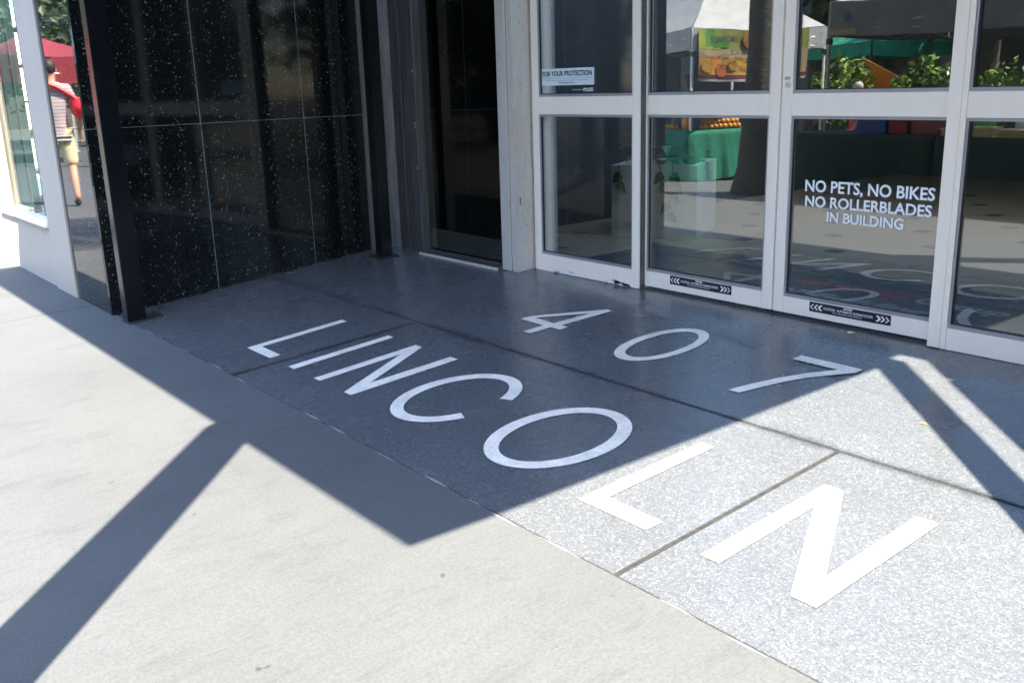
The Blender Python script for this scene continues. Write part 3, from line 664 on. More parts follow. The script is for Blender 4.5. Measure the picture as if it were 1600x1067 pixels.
# ------------------------------------------------------------------ canopy, its column and the storeys above
cp = thing('entrance_canopy', 'flat white canopy over the entrance, above the photo', 'canopy', (-.5, -3, HC))
cpoly = [(-3.745, -4.794), (2.639, -4.794), (2.779, -2.42), (2.779, -2.352), (-3.745, -2.352)]
obj('slab', B().prism(cpoly, HC, HC + .32), 'soffit', cp)
obj('soffit_panel', B().prism([(-3.86, -2.350), (2.779, -2.350), (2.779, -1.8), (3.3, -1.8), (3.3, .3), (-3.86, .3)], HC + .052, HC + .30), 'soffit', cp)
cc_ = thing('canopy_column', 'round canopy column near the kerb, outside the photo', 'column', (1.32, -4.87, gz(0, -4.87)))
obj('shaft', B().tube((1.32, -4.87, gz(0, -4.87)), (1.32, -4.87, HC + .2), .1235, n=28), 'white_paint', cc_, smooth=False)
obj('foot_ring', B().lathe([(.16, 0), (.16, .02), (.13, .03)], (1.32, -4.87, gz(0, -4.87)), 28), 'steel_dark', cc_)
up = thing('upper_storeys', 'plain stucco storeys above the canopy, above the photo', 'building', (0, -2.3, HC + .4))
obj('wall', B().box(-9.5, 12, -2.36, -2.06, HC + .33, 16), 'stucco', up)  # unseen wall, made this tall to keep direct sun off the lobby floor
obj('return_wall', B().box(3.92, 12, -2.362, -2.06, -.2, HC + .328), 'stucco', up)
for k in range(6): 
    w_ = obj('window', B().box(-8 + 3.2 * k, -6 + 3.2 * k, -2.375, -2.361, 5.4, 7.2), 'far_glass', up); obj('sill', B().box(-8.05 + 3.2 * k, -5.95 + 3.2 * k, -2.45, -2.376, 5.3, 5.38), 'white_paint', w_)

# ------------------------------------------------------------------ the street market across the sidewalk
def canopy_tent(name, label, c, hx, hy, rz, zv0, zv1, zp, cloth_m, val_m, pole_m):
    """c = centre in plan, hx/hy half sizes, rz rotation; zv0/zv1 valance bottom/top and zp peak are heights above the datum"""
    g = gz(0, c[1] + hy * .5); t = thing(name, label, 'canopy tent', (c[0], c[1], g), rz); zv0 -= g; zv1 -= g; zp -= g; N = 8
    cs = [(-hx, -hy), (hx, -hy), (hx, hy), (-hx, hy)]; b = B()
    for i in range(4):
        a, d = Vector(cs[i]), Vector(cs[(i + 1) % 4]); vs = []
        for r_ in range(N + 1):
            f = r_ / N
            for k in range(N + 1):
                u = k / N; p = a.lerp(d, u).lerp(Vector((0, 0)), f)
                vs.append((p.x, p.y, zv1 + (zp - zv1) * f - .09 * math.sin(math.pi * f) - .05 * math.sin(math.pi * u) * (1 - f) + .012 * math.sin(9 * u + 5 * f + i)))
        b.add(vs, [(r_ * (N + 1) + k, r_ * (N + 1) + k + 1, (r_ + 1) * (N + 1) + k + 1, (r_ + 1) * (N + 1) + k) for r_ in range(N) for k in range(N)])
    obj('roof_cloth', b, cloth_m, t, local=True, smooth=True)
    for i in range(4):
        a, d = Vector(cs[i]), Vector(cs[(i + 1) % 4]); vs = []; n = 20; nr = Vector((d.y - a.y, a.x - d.x)).normalized()
        for k in range(n + 1):
            u = k / n; e = a.lerp(d, u) + nr * (.012 * math.sin(k * 1.7 + i) + .02); sag = -.05 * math.sin(math.pi * u)
            vs += [(e.x, e.y, zv1 + sag), (e.x + nr.x * .012 * math.sin(k * 2.3), e.y + nr.y * .012 * math.sin(k * 2.3), zv0 + sag * .8)]
        obj('valance', B().add(vs, [(2 * k, 2 * k + 1, 2 * k + 3, 2 * k + 2) for k in range(n)]), val_m, t, local=True, smooth=True)
    for (x, y) in cs:
        lg = obj('leg', B().box(x - .016, x + .016, y - .016, y + .016, .0, zv1, .003), pole_m, t, local=True)
        obj('foot', B().box(x - .05, x + .05, y - .05, y + .05, .0, .012), pole_m, lg, local=True)
        obj('slider', B().box(x - .03, x + .03, y - .03, y + .03, zv0 - .10, zv0 - .03, .004), 'plastic_black', lg, local=True)
    for i in range(4):
        a, d = Vector(cs[i]), Vector(cs[(i + 1) % 4])
        for k in range(2):
            p, q_ = a.lerp(d, k / 2), a.lerp(d, (k + 1) / 2); hi, lo = zv0 + .20, zv0 - .02
            obj('truss_bar', B().tube((p.x, p.y, hi), (q_.x, q_.y, lo), .011, n=6), pole_m, t, local=True)
            obj('truss_bar', B().tube((p.x, p.y, lo), (q_.x, q_.y, hi), .011, n=6), pole_m, t, local=True)
    return t
TA = Vector((-6.95, -7.0)); TE = Vector((.283, -.959)); TN = Vector((.959, .283)); TW = 2.42; TR = math.atan2(.283, .959)
tc_ = TA + TE * (TW / 2) - TN * (TW / 2)
lem = canopy_tent('market_tent', 'white canopy tent with fruit juice banner, reflected in the left door', (tc_.x, tc_.y), TW / 2, TW / 2, TR, 1.62, 1.93, 3.1, 'tent_white', 'tent_white', 'pole_white')
gry = canopy_tent('market_tent', 'grey canopy tent over the dark green table, reflected in the right door', (-2.72, -7.96), 1.56, 1.54, 0, 1.66, 2.06, 2.9, 'tent_white', 'tent_grey', 'pole_grey')
obj('emblem', B().add([(-4.02 - .05 * math.cos(TAU * i / 7) * (1 + .3 * (i % 2)), -6.375, 1.86 + .05 * math.sin(TAU * i / 7)) for i in range(7)], [tuple(range(7))]), 'blue_plastic', gry)
obj('tent_label', B().box(-4.26, -3.9, -6.380, -6.376, 1.665, 1.73), 'ban_cream', gry)
canopy_tent('market_tent', 'green canopy tent behind the hedges, reflected in the right door', (-7.55, -12.4), 1.2, 1.2, .12, 1.50, 1.74, 2.3, 'tent_green', 'tent_green', 'plastic_black')
canopy_tent('market_tent', 'red canopy tent reflected in the granite panel by the shop', (-23.6, -6.7), 2.4, 1.5, 0, 1.55, 2.15, 2.8, 'tent_red', 'tent_red', 'pole_white')
canopy_tent('market_tent', 'second white canopy tent farther down the mall, nearer than the red one', (-14.6, -8.9), 1.4, 1.35, 0, 1.75, 2.0, 2.8, 'tent_white', 'tent_white', 'pole_white')

# juice banner hung from the valance (reads the right way round from the entrance)
bn = thing('juice_banner', 'colourful lemonade and juice banner hanging on the white tent', 'banner', (-6.5, -8.1, 1.2))
bx1, bx0 = -4.75, -6.80; bz1, bz0 = 1.91, 1.17; N = 30
def banner_pt(u, w):
    z = bz0 + (bz1 - bz0) * w - .03 * math.sin(math.pi * u)
    o_ = .05 + .018 * math.sin(u * 23 + 2.5 * w) * (1 - .5 * w) + .03 * math.sin(5 * u + 3 * w) * (1 - w)
    p = TA + TE * (.07 + 2.0 * u) + TN * o_
    return (p.x, p.y, z)
def banner_patch(name, u0, u1, w0, w1, mat, off=0.0):
    n = max(3, int(24 * (u1 - u0))); m_ = 5; vs = []
    for j in range(m_ + 1):
        for i in range(n + 1):
            p = banner_pt(u0 + (u1 - u0) * i / n, w0 + (w1 - w0) * j / m_); vs.append((p[0] + TN.x * off, p[1] + TN.y * off, p[2]))
    return obj(name, B().add(vs, [(j * (n + 1) + i, j * (n + 1) + i + 1, (j + 1) * (n + 1) + i + 1, (j + 1) * (n + 1) + i) for j in range(m_) for i in range(n)]), mat, bn, smooth=True)
banner_patch('banner_field', 0, 1, .62, 1, 'ban_olive'); banner_patch('banner_field', 0, .20, .62, 1, 'ban_lime', .004); banner_patch('banner_field', 0, 1, .46, .62, 'ban_cream')
banner_patch('banner_field', 0, .45, .12, .47, 'ban_gold', .003); banner_patch('banner_field', .45, 1, .10, .47, 'ban_cream', .001); banner_patch('banner_field', 0, 1, .06, .13, 'ban_maroon', .005); banner_patch('banner_field', 0, 1, 0, .065, 'ban_white')
banner_patch('print_leaf', .07, .13, .68, 1, 'ban_green', .008); banner_patch('print_leaf', .13, .26, .66, .84, 'ban_green', .007)
def bdisc(u, w, r, mat, off=.012):
    c = banner_pt(u, w); n = 18
    return obj('print_fruit', B().add([(c[0] + TN.x * off + TE.x * r * math.cos(TAU * i / n), c[1] + TN.y * off + TE.y * r * math.cos(TAU * i / n), c[2] + r * math.sin(TAU * i / n)) for i in range(n)], [tuple(range(n))]), mat, bn)
bdisc(.455, .82, .13, 'ban_orange', .02); bdisc(.455, .82, .095, 'ban_gold', .024); bdisc(.07, .30, .10, 'ban_gold', .016); bdisc(.16, .38, .09, 'tent_orange', .014); bdisc(.20, .22, .10, 'ban_orange', .018); bdisc(.30, .33, .09, 'ban_gold', .02); bdisc(.62, .30, .08, 'ban_olive', .015)
for s, t0, t1, z, h in (('LEMONADE', .20, .74, 1.70, .10), ('NATURAL', .84, 1.40, 1.705, .10), ('JUICE', .56, .82, 1.51, .085), ('ORANGE', .92, 1.36, 1.515, .085)):
    p = TA + TE * t1 + TN * .15
    obj('lettering', text_b(s, (p.x, p.y, z), (-TE.x, -TE.y, 0), (0, 0, 1), t1 - t0, h, bold=.015, shear=.15), 'decal_ink', bn)

def draped_table(name, label, c, hx, hy, rz, ztop, mat, hem=.03):
    g = gz(0, c[1]); t = thing(name, label, 'table', (c[0], c[1], g), rz); zt = ztop - g
    obj('table_top', B().box(-hx + .02, hx - .02, -hy + .02, hy - .02, zt - .035, zt - .004), 'pole_grey', t, local=True)
    for (x, y) in ((-hx + .06, -hy + .06), (hx - .06, -hy + .06), (-hx + .06, hy - .06), (hx - .06, hy - .06)): obj('leg', B().tube((x, y, 0), (x, y, zt - .036), .013, n=6), 'pole_grey', t, local=True)
    per = []; n = 30; cs = [(-hx, -hy), (hx, -hy), (hx, hy), (-hx, hy)]
    for i in range(4):
        a, d = Vector(cs[i]), Vector(cs[(i + 1) % 4]); nr = Vector((d.y - a.y, a.x - d.x)).normalized()
        for k in range(n): per.append((a.lerp(d, k / n), nr))
    m_ = len(per); vs = []; H = 10
    for j in range(H + 1):
        f = j / H
        for k, (p, nr) in enumerate(per):
            o_ = .03 * (math.sin(k * .9 + .6 * math.sin(k * .37)) + .5 * math.sin(k * 2.1 + 2 * f)) * f + .05 * f
            hm = hem + .03 * (1 + math.sin(k * .21))
            vs.append((p.x + nr.x * o_, p.y + nr.y * o_, zt + .002 - (zt - hm) * f))
    fs = [(j * m_ + (k + 1) % m_, j * m_ + k, (j + 1) * m_ + k, (j + 1) * m_ + (k + 1) % m_) for j in range(H) for k in range(m_)]
    fs.append(tuple(range(m_)))
    obj('table_skirt', B().add(vs, fs), mat, t, local=True, smooth=True); return t
jc = TA + TE * .62 - TN * .35
jt = draped_table('stall_table', 'stall table under a bright green cloth below the juice banner', (jc.x, jc.y), .38, .70, TR, .45, 'skirt_green', .02)
yt = draped_table('stall_table', 'stall table under a yellow cloth behind the green one', (-8.25, -7.75), .38, .6, TR, .47, 'cloth_yellow', .05)
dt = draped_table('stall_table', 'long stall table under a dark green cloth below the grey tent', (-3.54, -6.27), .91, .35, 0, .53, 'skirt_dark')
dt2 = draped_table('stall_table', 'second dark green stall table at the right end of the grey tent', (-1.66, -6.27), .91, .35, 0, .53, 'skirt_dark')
# knotted corner of the green cloth
kb = B(); kp = TA + TE * .30 + TN * .075
kb.add([(kp.x, kp.y, .30), (kp.x + TE.x * .17, kp.y + TE.y * .17, .10), (kp.x - TE.x * .17, kp.y - TE.y * .17, .08), (kp.x + TN.x * .03, kp.y + TN.y * .03, .2)], [(0, 3, 1), (0, 2, 3), (2, 1, 3)])
obj('cloth_fold', B().add([(p[0] - jc.x, p[1] - jc.y, p[2]) for p in kb.v], kb.f), 'skirt_dark', None).parent = jt
fo = jt.children[-1]; fo.rotation_euler = (0, 0, -TR); fo.location = (0, 0, -gz(0, jc.y))
# oranges piled on the green cloth
om = B().sphere((0, 0, 0), .047, 12, 8); k = 0; ome = None
lay = [(9, 2, .497), (8, 2, .572), (6, 1, .645)]
for (nx, ny, z) in lay:
    for i in range(nx):
        for j in range(ny):
            q_ = TA + TE * (.22 + .085 * i + .042 * (9 - nx)) - TN * (.06 + .085 * j + .042 * (2 - ny)); x, y = q_.x, q_.y
            o = obj('orange', om, 'orange_peel', None, smooth=True) if ome is None else bpy.data.objects.new('orange', ome)
            if ome is None: ome = o.data
            else: COL.objects.link(o)
            o.location = (x + rs.uniform(-.006, .006), y + rs.uniform(-.006, .006), z - .0 + rs.uniform(-.003, .003)); o.rotation_euler = (rs.uniform(0, 3), rs.uniform(0, 3), 0)
            tag(o, 'ripe orange in the pile on the green stall cloth', 'orange', 'oranges piled on the green stall table')
pp = thing('cut_papaya', 'halved papaya standing on the stall table left of the oranges', 'papaya', (-7.12, -7.10, .452), R(-40))
obj('rind', B().sphere((0, 0, .10), .085, 14, 10, (.85, .45, 1.2)), 'papaya_skin', pp, local=True, smooth=True)
obj('flesh', B().sphere((0, .012, .10), .078, 14, 10, (.82, .40, 1.18)), 'papaya_flesh', pp, local=True, smooth=True)
obj('seed_hollow', B().sphere((0, .035, .10), .030, 12, 8, (.8, .5, 1.5)), 'cloth_yellow', pp, local=True, smooth=True)
for k, (x, mt_k, h) in enumerate(((-6.98, 'paper', .16), (-6.955, 'blue_plastic', .14), (-7.03, 'decal_pale', .13))):
    t = thing('drink_cup', ['white paper cup stack next to the papaya', 'blue cup next to the oranges', 'pale cup beside the white stack'][k], 'cup', (x, -7.07 - .075 * (k == 1) - .02 * k, .452))
    obj('cup_body', B().lathe([(.028, 0), (.04, h), (.042, h + .004)], n=14), mt_k, t, local=True); obj('lid', B().lathe([(.044, h + .005), (.042, h + .014), (.02, h + .018)], n=14), 'paper', t, local=True)
# goods on the dark table
def crate(name, label, x, y, w, d, h, mat, cat, lidm=None):
    t = thing(name, label, cat, (x, y, .533)); th = .012
    obj('body', B().box(-w / 2, w / 2, -d / 2, d / 2, .0005, h, .006), mat, t, local=True)
    obj('rim', B().box(-w / 2 - .012, w / 2 + .012, -d / 2 - .012, d / 2 + .012, h + .001, h + .025, .004), lidm or mat, t, local=True); return t
crate('cooler_box', 'blue plastic cooler on the dark green table', -3.40, -6.15, .36, .3, .26, 'blue_plastic', 'cooler')
crate('cooler_box', 'red drink box beside the blue cooler', -3.08, -6.15, .22, .26, .24, 'red_plastic', 'box', 'paper')
crate('goods_crate', 'pink plastic crate on the dark green table', -2.78, -6.2, .32, .3, .20, 'pink_plastic', 'crate')
for k in range(4): crate('carton', ['flat brown carton at the table edge beside the pink crate', 'small carton near the middle of the dark table', 'flat carton at the right of the dark table', 'low carton near the green tub'][k], -2.42 + .33 * k, -6.08, .26, .2, .06 + .02 * (k % 2), 'card', 'carton')
t = thing('plastic_tub', 'lime green tub on the right dark table', 'tub', (-2.2, -6.35, .533)); obj('body', B().lathe([(.08, 0), (.11, .22), (.115, .23), (.1, .225)], n=20), 'lime_plastic', t, local=True)
t = thing('carrier_bag', 'pale carrier bag standing on the right dark table', 'bag', (-1.72, -6.3, .533)); obj('bag_body', B().prism([(-.13, -.06), (.13, -.06), (.13, .06), (-.13, .06)], .0005, lambda x, y: .24 + .2 * x), 'decal_pale', t, local=True); obj('handle', B().tube((-.05, 0, .23), (0, 0, .33), .006, n=5).tube((0, 0, .33), (.06, 0, .25), .006, n=5), 'decal_pale', t, local=True)
t = thing('orange_windbreak', 'slanting orange canvas panel between the hedges', 'canvas', (-5.5, -9.95, gz(0, -10)))
obj('canvas', B().add([(-5.95, -9.95, 1.44), (-4.95, -9.95, .95), (-4.5, -9.95, .75), (-5.95, -9.95, .55), (-5.95, -9.96, 1.44), (-4.95, -9.96, .95), (-4.5, -9.96, .75), (-5.95, -9.96, .55)], [(0, 3, 2, 1), (4, 5, 6, 7), (0, 1, 5, 4), (1, 2, 6, 5), (2, 3, 7, 6), (3, 0, 4, 7)]), 'tent_orange', t)
for (x, z) in ((-5.95, 1.48), (-4.5, .80)): obj('pole', B().tube((x, -9.93, gz(0, -10)), (x, -9.93, z), .015, n=6), 'pole_grey', t)

# ------------------------------------------------------------------ hedges, palms, trees
def leaf_cloud(n, fn, size, seed, droop=.3):
    rs = random.Random(seed); b = B()
    for _ in range(n):
        p, nr = fn(rs); nr = Vector(nr).normalized()
        d = Vector((rs.uniform(-1, 1), rs.uniform(-1, 1), rs.uniform(-.6, 1))); d = (d - nr * d.dot(nr) * .6).normalized()
        s2 = d.cross(nr + Vector((rs.uniform(-.4, .4), rs.uniform(-.4, .4), rs.uniform(-.4, .4)))).normalized(); L = size * rs.uniform(.6, 1.25); W = L * .55; p = Vector(p)
        b.add([p, p + d * L * .5 + s2 * W * .5, p + d * L - nr * L * .12, p + d * L * .5 - s2 * W * .5], [(0, 1, 2, 3)])
    return b
def hedge(label, x, y, w, d, z0, z1, seed, n=900):
    t = thing('hedge_bush', label, 'bush', (x, y, gz(0, y)), group='hedge bushes behind the stalls')
    zc = (z0 + z1) / 2; lob = []; rs0 = random.Random(seed)
    for _ in range(11): lob.append((rs0.uniform(-.38, .38) * w, rs0.uniform(-.3, .3) * d, rs0.uniform(z0 + .2, z1 - .12) - gz(0, y), rs0.uniform(.16, .27)))
    def fn(rs):
        c = rs.choice(lob); v = Vector((rs.gauss(0, 1), rs.gauss(0, 1), rs.gauss(0, 1))).normalized(); r_ = c[3] * rs.uniform(.75, 1.08)
        return (c[0] + v.x * r_, c[1] + v.y * r_, c[2] + v.z * r_), v
    obj('foliage', leaf_cloud(n, fn, .125, seed), 'leaf_hedge', t, local=True)
    b = B()
    for k in range(5): b.tube((rs0.uniform(-.1, .1), 0, 0), (rs0.uniform(-.3, .3) * w, rs0.uniform(-.2, .2), z1 - gz(0, y) - .25), .014, .006, 5)
    obj('stem', b, 'bark', t, local=True)
    tb = thing('hedge_tub', 'dark tub under the ' + label, 'planter', (x, y, gz(0, y)))
    obj('tub', B().box(-w * .42, w * .42, -d * .4, d * .4, 0, .42, .015), 'plastic_black', tb, local=True)
hedge('glossy green hedge left of the orange canvas', -6.2, -9.75, 1.0, .7, .35, 1.44, 11)
hedge('pale green hedge right of the orange canvas', -4.75, -9.85, 1.05, .7, .4, 1.52, 12)
hedge('thin green hedge at the right edge behind the grey tent', -3.65, -9.9, .7, .6, .35, 1.25, 13, 450)
def palm(label, x, y, h, seed, r0=.16, flare=.32, nf=18, group=None):
    t = thing('palm_tree', label, 'palm tree', (x, y, gz(0, y)), group=group); rs = random.Random(seed)
    prof = [(flare * 1.05, -.02), (flare, .08), (flare * .78, .35), (r0 * 1.25, 1.0), (r0, 1.8), (r0 * .95, h * .7), (r0 * .8, h)]
    pr = []
    for i in range(len(prof) - 1):
        for k in range(6):
            f = k / 6; r_ = prof[i][0] + (prof[i + 1][0] - prof[i][0]) * f; pr.append((r_ * (1 + .02 * ((i * 6 + k) % 2)), prof[i][1] + (prof[i + 1][1] - prof[i][1]) * f))
    pr.append(prof[-1]); obj('trunk', B().lathe(pr, n=18), 'palm_bark', t, local=True, smooth=True)
    b = B()
    for k in range(nf):
        a = TAU * k / nf + rs.uniform(-.15, .15); el = rs.uniform(-.3, .9); L = rs.uniform(1.6, 2.2); prev = Vector((0, 0, h)); d = Vector((math.cos(a) * math.cos(el), math.sin(a) * math.cos(el), math.sin(el)))
        for s in range(9):
            nxt = prev + d * (L / 9); d = (d + Vector((0, 0, -.17))).normalized(); sdv = d.cross(Vector((0, 0, 1))).normalized(); w = .5 * math.sin(math.pi * (s + 1) / 10) + .08
            for sg in (1, -1):
                for q_ in range(2):
                    p = prev.lerp(nxt, q_ / 2); tip = p + sdv * sg * w + d * .18 + Vector((0, 0, -.22 * w)); b.add([p, p + d * .07, tip], [(0, 1, 2)])
            prev = nxt
    obj('fronds', b, 'leaf_palm', t, local=True)
palm('dark rough palm trunk between the juice stall and the grey tent', -5.06, -6.12, 6.8, 4)
palm('slender palm behind the red tent', -19.5, -7.2, 7.5, 5, .13, .22)
palm('palm beside the shop side of the mall', -12.4, -10.8, 7.0, 6, .14, .25)
def tree(label, x, y, h, cr_, seed, n=2600):
    t = thing('street_tree', label, 'tree', (x, y, -.3), group='dense trees along the mall'); rs0 = random.Random(seed)
    obj('trunk', B().tube((0, 0, 0), (.1, 0, h * .45), .2, .14, 10).tube((.1, 0, h * .45), (.6, .3, h * .75), .12, .05, 8).tube((.1, 0, h * .45), (-.7, -.2, h * .78), .11, .05, 8).tube((.1, 0, h * .44), (.0, .5, h * .8), .1, .04, 8), 'bark', t, local=True)
    lob = [(rs0.uniform(-1, 1) * cr_ * .8, rs0.uniform(-.8, .8) * cr_, rs0.uniform(h * .35, h * .95), rs0.uniform(.5, .95) * cr_ * .55) for _ in range(16)]
    def fn(rs):
        c = rs.choice(lob); v = Vector((rs.gauss(0, 1), rs.gauss(0, 1), rs.gauss(0, 1))).normalized(); r_ = c[3] * rs.uniform(.7, 1.1); return (c[0] + v.x * r_, c[1] + v.y * r_, c[2] + v.z * r_ * .8), v
    obj('crown', leaf_cloud(n, fn, .34, seed), 'leaf_tree', t, local=True)
names = ['far left', 'left', 'middle left', 'centre', 'middle right', 'right', 'far right']
for k, (x, y) in enumerate(((-31, -6.5), (-34, -9.5), (-30, -11.5), (-37, -4.5), (9, -11.5), (14, -9.5), (20, -8.5), (27, -7), (24, -12), (35, -5))):  # the right-hand trees are added to darken what the granite reflects
    tree('dense tree down the mall, number %s from the left end' % ['two', 'one', 'three', 'four', 'five', 'six', 'seven', 'eight', 'nine', 'ten'][k], x, y, 6.0, 2.8, 70 + k, 1800)
for k, (x, y) in enumerate(((-26, -13.5), (-20, -14), (-14.5, -13.6), (-10, -14.6), (-6, -14.2), (-2, -14.8), (3, -14.2))):
    tree('dense dark tree across the mall, %s in its row' % names[k], x, y, 6.2 + (k % 3) * .5, 2.6, 40 + k)
fb = thing('mall_building', 'pale arcaded building across the mall, in its own shade', 'building', (-8, -20, -.3))
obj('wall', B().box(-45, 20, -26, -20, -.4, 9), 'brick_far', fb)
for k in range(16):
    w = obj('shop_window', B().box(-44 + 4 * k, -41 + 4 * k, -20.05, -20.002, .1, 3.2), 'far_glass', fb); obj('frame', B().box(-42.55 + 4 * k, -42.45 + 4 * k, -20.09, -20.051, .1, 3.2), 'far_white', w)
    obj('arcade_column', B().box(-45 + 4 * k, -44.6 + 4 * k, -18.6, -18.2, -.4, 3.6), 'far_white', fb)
    obj('window', B().box(-43.6 + 4 * k, -41.8 + 4 * k, -20.03, -20.002, 5, 6.8), 'far_glass', fb)
for nm_, xe, lb in (('backdrop_building', 42, 'dark building added to darken reflections at the right end of the mall, outside the photo'), ('backdrop_building', -62, 'dark building added to darken reflections at the left end of the mall')):
    eb_ = thing(nm_, lb, 'building', (xe, -14, -.3)); obj('wall', B().box(xe, xe + 8, -32, 2, -.4, 13), 'brick_far', eb_)  # added block covering the bright horizon in the reflections
    xf = xe - .05 if xe > 0 else xe + 8.002
    for k in range(7):
        for z in (1, 4.5, 8): obj('window', B().box(xf, xf + .048, -30 + 4.4 * k, -27.6 + 4.4 * k, z, z + 2), 'far_glass', eb_)
obj('arcade_roof', B().box(-45.2, 20, -20.0, -18.0, 3.6, 4.1), 'far_white', fb)

# ------------------------------------------------------------------ people
def skin_mesh(name, chains, mat, parent, sub=2, root=0):
    """chains: dict of joint -> (co, radius), list of edges"""
    J, Ed = chains; keys = list(J); me = bpy.data.meshes.new(name)
    me.from_pydata([J[k][0] for k in keys], [(keys.index(a), keys.index(b_)) for a, b_ in Ed], [])
    o = bpy.data.objects.new(name, me); COL.objects.link(o)
    md = o.modifiers.new('s', 'SKIN'); md.use_smooth_shade = True
    for i, k in enumerate(keys):
        r = J[k][1]; sv = me.skin_vertices[0].data[i]; sv.radius = (r, r) if isinstance(r, (int, float)) else r; sv.use_root = (i == root)
    if sub: s2 = o.modifiers.new('u', 'SUBSURF'); s2.levels = sub; s2.render_levels = sub
    dg = bpy.context.evaluated_depsgraph_get(); nm = bpy.data.meshes.new_from_object(o.evaluated_get(dg)); bpy.data.objects.remove(o)
    nm.materials.clear(); nm.materials.append(M[mat])
    for p in nm.polygons: p.use_smooth = True
    ob = bpy.data.objects.new(name, nm); COL.objects.link(ob); ob.parent = parent; return ob
def person(label, loc, rz, H, skin, shirt, legs, hair, step=.18, arm=None, shorts=True, group=None):
    """standing or walking figure facing local +y"""
    t = thing('person', label, 'person', loc, rz, group); k = H / 1.75
    def P(x, y, z): return (x * k, y * k, z * k)
    a = arm or {'el': (.26, .02, 1.10), 'wl': (.25, .14, .90), 'er': (-.26, -.04, 1.10), 'wr': (-.26, .06, .88)}
    J = {'pel': (P(0, 0, .93), .105 * k), 'sp': (P(0, 0, 1.12), .108 * k), 'ch': (P(0, -.01, 1.32), .118 * k), 'nk': (P(0, 0, 1.47), .052 * k), 'hd0': (P(0, .02, 1.54), .062 * k), 'hd1': (P(0, .025, 1.63), .082 * k), 'hd2': (P(0, .015, 1.70), .058 * k),
         'sl': (P(.17, 0, 1.40), .058 * k), 'sr': (P(-.17, 0, 1.40), .058 * k), 'el': (P(*a['el']), .042 * k), 'er': (P(*a['er']), .042 * k), 'wl': (P(*a['wl']), .028 * k), 'wr': (P(*a['wr']), .028 * k),
         'hl': (P(.09, 0, .86), .085 * k), 'hr': (P(-.09, 0, .86), .085 * k), 'kl': (P(.10, step * .6 + .02, .48), .058 * k), 'kr': (P(-.10, -step * .3, .48), .058 * k), 'cl': (P(.10, step * .8, .30), .054 * k), 'cr': (P(-.10, -step * .8, .30), .054 * k), 'al': (P(.10, step, .09), .036 * k), 'ar': (P(-.10, -step * 1.2, .10), .036 * k), 'tl': (P(.11, step + .15, .035), .032 * k), 'tr': (P(-.11, -step * 1.2 + .15, .035), .032 * k)}
    Ed = [('pel', 'sp'), ('sp', 'ch'), ('ch', 'nk'), ('nk', 'hd0'), ('hd0', 'hd1'), ('hd1', 'hd2'), ('ch', 'sl'), ('ch', 'sr'), ('sl', 'el'), ('sr', 'er'), ('el', 'wl'), ('er', 'wr'), ('pel', 'hl'), ('pel', 'hr'), ('hl', 'kl'), ('hr', 'kr'), ('kl', 'cl'), ('kr', 'cr'), ('cl', 'al'), ('cr', 'ar'), ('al', 'tl'), ('ar', 'tr')]
    for s, sg in (('l', 1), ('r', -1)):          # palm, four fingers and thumb
        w = Vector(J['w' + s][0]); e = Vector(J['e' + s][0]); d = (w - e).normalized(); f = Vector((0, 1, 0)); f = (f - d * f.dot(d)).normalized(); n_ = d.cross(f)
        J['p' + s] = (tuple(w + d * .07 * k), .030 * k); Ed.append(('w' + s, 'p' + s))
        for q_ in range(4):
            b0 = w + d * .085 * k + f * (.030 - .020 * q_) * k; L = (.055, .065, .06, .048)[q_]
            J['f%s%da' % (s, q_)] = (tuple(b0 + d * L * .5 * k), .0088 * k); J['f%s%db' % (s, q_)] = (tuple(b0 + d * L * k + n_ * sg * .018 * k), .0075 * k); Ed += [('p' + s, 'f%s%da' % (s, q_)), ('f%s%da' % (s, q_), 'f%s%db' % (s, q_))]
        J['t%sa' % s] = (tuple(w + d * .05 * k + f * .045 * k), .010 * k); J['t%sb' % s] = (tuple(w + d * .085 * k + f * .06 * k), .008 * k); Ed += [('w' + s, 't%sa' % s), ('t%sa' % s, 't%sb' % s)]
    body = skin_mesh('body', (J, Ed), skin, t)
    g = 1.16
    def sub(keys, edges, mat, name, grow=g, extra=None):
        JJ = {q_: (J[q_][0], J[q_][1] * grow) for q_ in keys}
        if extra: JJ.update(extra)
        return skin_mesh(name, (JJ, edges), mat, t)
    mid = lambda p, q_, f: tuple(Vector(J[p][0]).lerp(Vector(J[q_][0]), f))
    sub(['pel', 'sp', 'ch', 'sl', 'sr'], [('pel', 'sp'), ('sp', 'ch'), ('ch', 'sl'), ('ch', 'sr'), ('sl', 'ml'), ('sr', 'mr'), ('pel', 'bt'), ('ch', 'nb')], shirt, 'shirt', 1.32, {'ml': (mid('sl', 'el', .8), .064 * k), 'mr': (mid('sr', 'er', .8), .064 * k), 'bt': (P(0, 0, .84), .150 * k), 'nb': (P(0, 0, 1.44), .066 * k)})
    if shorts: sub(['pel', 'hl', 'hr'], [('pel', 'hl'), ('pel', 'hr'), ('hl', 'ml'), ('hr', 'mr')], legs, 'shorts', 1.24, {'ml': (mid('hl', 'kl', 1.06), .088 * k), 'mr': (mid('hr', 'kr', 1.06), .088 * k)})
    else: sub(['pel', 'hl', 'hr', 'kl', 'kr', 'cl', 'cr', 'al', 'ar'], [('pel', 'hl'), ('pel', 'hr'), ('hl', 'kl'), ('hr', 'kr'), ('kl', 'cl'), ('kr', 'cr'), ('cl', 'al'), ('cr', 'ar')], legs, 'trousers', 1.18)
    for s in 'lr':
        skin_mesh('shoe', ({'a': (J['a' + s][0][:2] + (.055 * k,), .050 * k), 'b': ((J['a' + s][0][0], J['a' + s][0][1] + .09 * k, .045 * k), .046 * k), 'c': ((J['a' + s][0][0], J['a' + s][0][1] + .17 * k, .036 * k), .038 * k)}, [('a', 'b'), ('b', 'c')]), 'shoe', t)
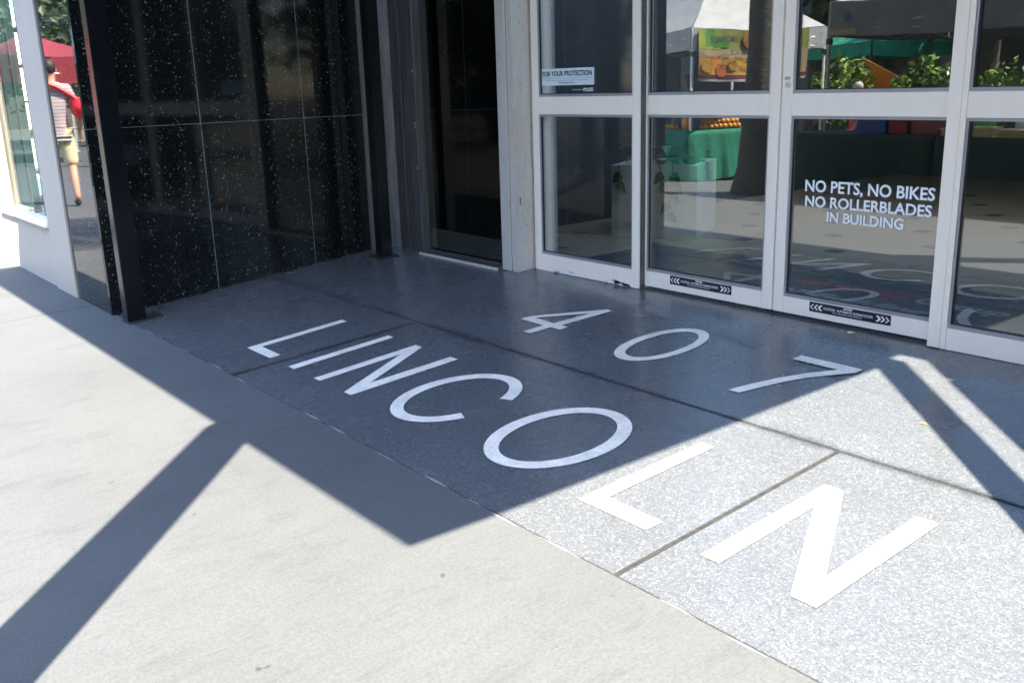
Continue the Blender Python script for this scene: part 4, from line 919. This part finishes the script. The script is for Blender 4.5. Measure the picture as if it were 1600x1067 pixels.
    # face and hair
    hc = Vector(J['hd1'][0]); r_ = .088 * k
    obj('hair', B().sphere((hc.x, hc.y - .022 * k, hc.z + .030 * k), r_ * 1.04, 14, 10, (.92, 1.0, 1.02)), hair, t, local=True, smooth=True)
    fc = obj('face', B().sphere((hc.x, hc.y + .020 * k, hc.z - .012 * k), r_ * .93, 14, 10, (.86, .92, 1.18)), skin, t, local=True, smooth=True)
    obj('nose', B().add([(hc.x, hc.y + .095 * k, hc.z + .01 * k), (hc.x - .014 * k, hc.y + .098 * k, hc.z - .028 * k), (hc.x + .014 * k, hc.y + .098 * k, hc.z - .028 * k), (hc.x, hc.y + .122 * k, hc.z - .024 * k)], [(0, 1, 3), (0, 3, 2), (1, 2, 3)]), skin, fc, local=True)
    for sg in (-1, 1):
        obj('eye', B().sphere((hc.x + sg * .030 * k, hc.y + .092 * k, hc.z + .006 * k), .010 * k, 8, 6), 'hair', fc, local=True); obj('ear', B().sphere((hc.x + sg * .080 * k, hc.y + .005 * k, hc.z - .01 * k), .024 * k, 8, 6, (.4, .7, 1.2)), skin, fc, local=True)
    obj('mouth', B().box(hc.x - .022 * k, hc.x + .022 * k, hc.y + .090 * k, hc.y + .1 * k, hc.z - .056 * k, hc.z - .050 * k), 'coral', fc, local=True)
    return t
pman = person('walking man in striped grey shirt and khaki shorts with red bag', (-11.3, -4.12, gz(0, -4.12)), R(100), 1.92, 'skin', 'shirt_stripe', 'khaki', 'hair', .20)
bgt = thing('shoulder_bag', 'red bag slung over the walking man’s shoulder', 'bag', (-11.3, -4.12, gz(0, -4.12)))
bgt['label'] = 'red bag slung over the shoulder of the walking man'
bb = B()
obj('bag_body', B().sphere((.14, -.30, 1.28), .17, 14, 10, (.9, .8, .85)), 'bag_red', bgt, local=True, smooth=True)
for i in range(10):
    a0, a1 = i / 10, (i + 1) / 10
    f = lambda a_: (.17 - .06 * a_, -.30 + .48 * a_, 1.36 + .26 * math.sin(math.pi * .5 * a_))
    bb.tube(f(a0), f(a1), .035, n=6)
obj('strap', bb, 'bag_red', bgt, local=True)
person('stall keeper in a red shirt behind the juice table', (-7.72, -7.85, gz(0, -7.85)), R(-20), 1.60, 'skin_dark', 'shirt_red', 'denim', 'hair', .04, shorts=False)
person('grey haired person in a pink shirt by the orange canvas', (-5.62, -9.3, gz(0, -9.3)), R(40), 1.45, 'skin', 'shirt_pink', 'denim', 'hair_grey', .04, shorts=False)
person('stall keeper in a red shirt with one arm raised to the grey tent frame', (-1.95, -7.2, gz(0, -7.2)), R(0), 1.66, 'skin', 'denim', 'denim', 'hair', .04, {'el': (.30, .12, 1.42), 'wl': (.28, .22, 1.66), 'er': (-.26, -.02, 1.12), 'wr': (-.24, .10, .90)}, shorts=False)['label'] = 'stall keeper in dark clothes raising an arm to the grey tent frame'

# ------------------------------------------------------------------ litter on the ground
t = thing('cigarette_butt', 'white cigarette butt in front of the right sliding door', 'cigarette', (.262, -.045, gz(0, -.045)), R(25))
obj('paper_tube', B().tube((-.012, 0, .005), (.010, 0, .005), .0042, n=8), 'butt', t, local=True); obj('filter', B().tube((.010, 0, .005), (.022, 0, .005), .0043, n=8), 'butt_filter', t, local=True)
t = obj('dry_leaf', B().add([(0, 0, .002), (.018, .007, .006), (.036, .001, .003), (.017, -.006, .004)], [(0, 3, 2, 1)]), 'butt_filter', None); t.location = (1.05, -.835, gz(0, -.835)); tag(t, 'small orange dry leaf at the edge of the sunlit patch', 'leaf')
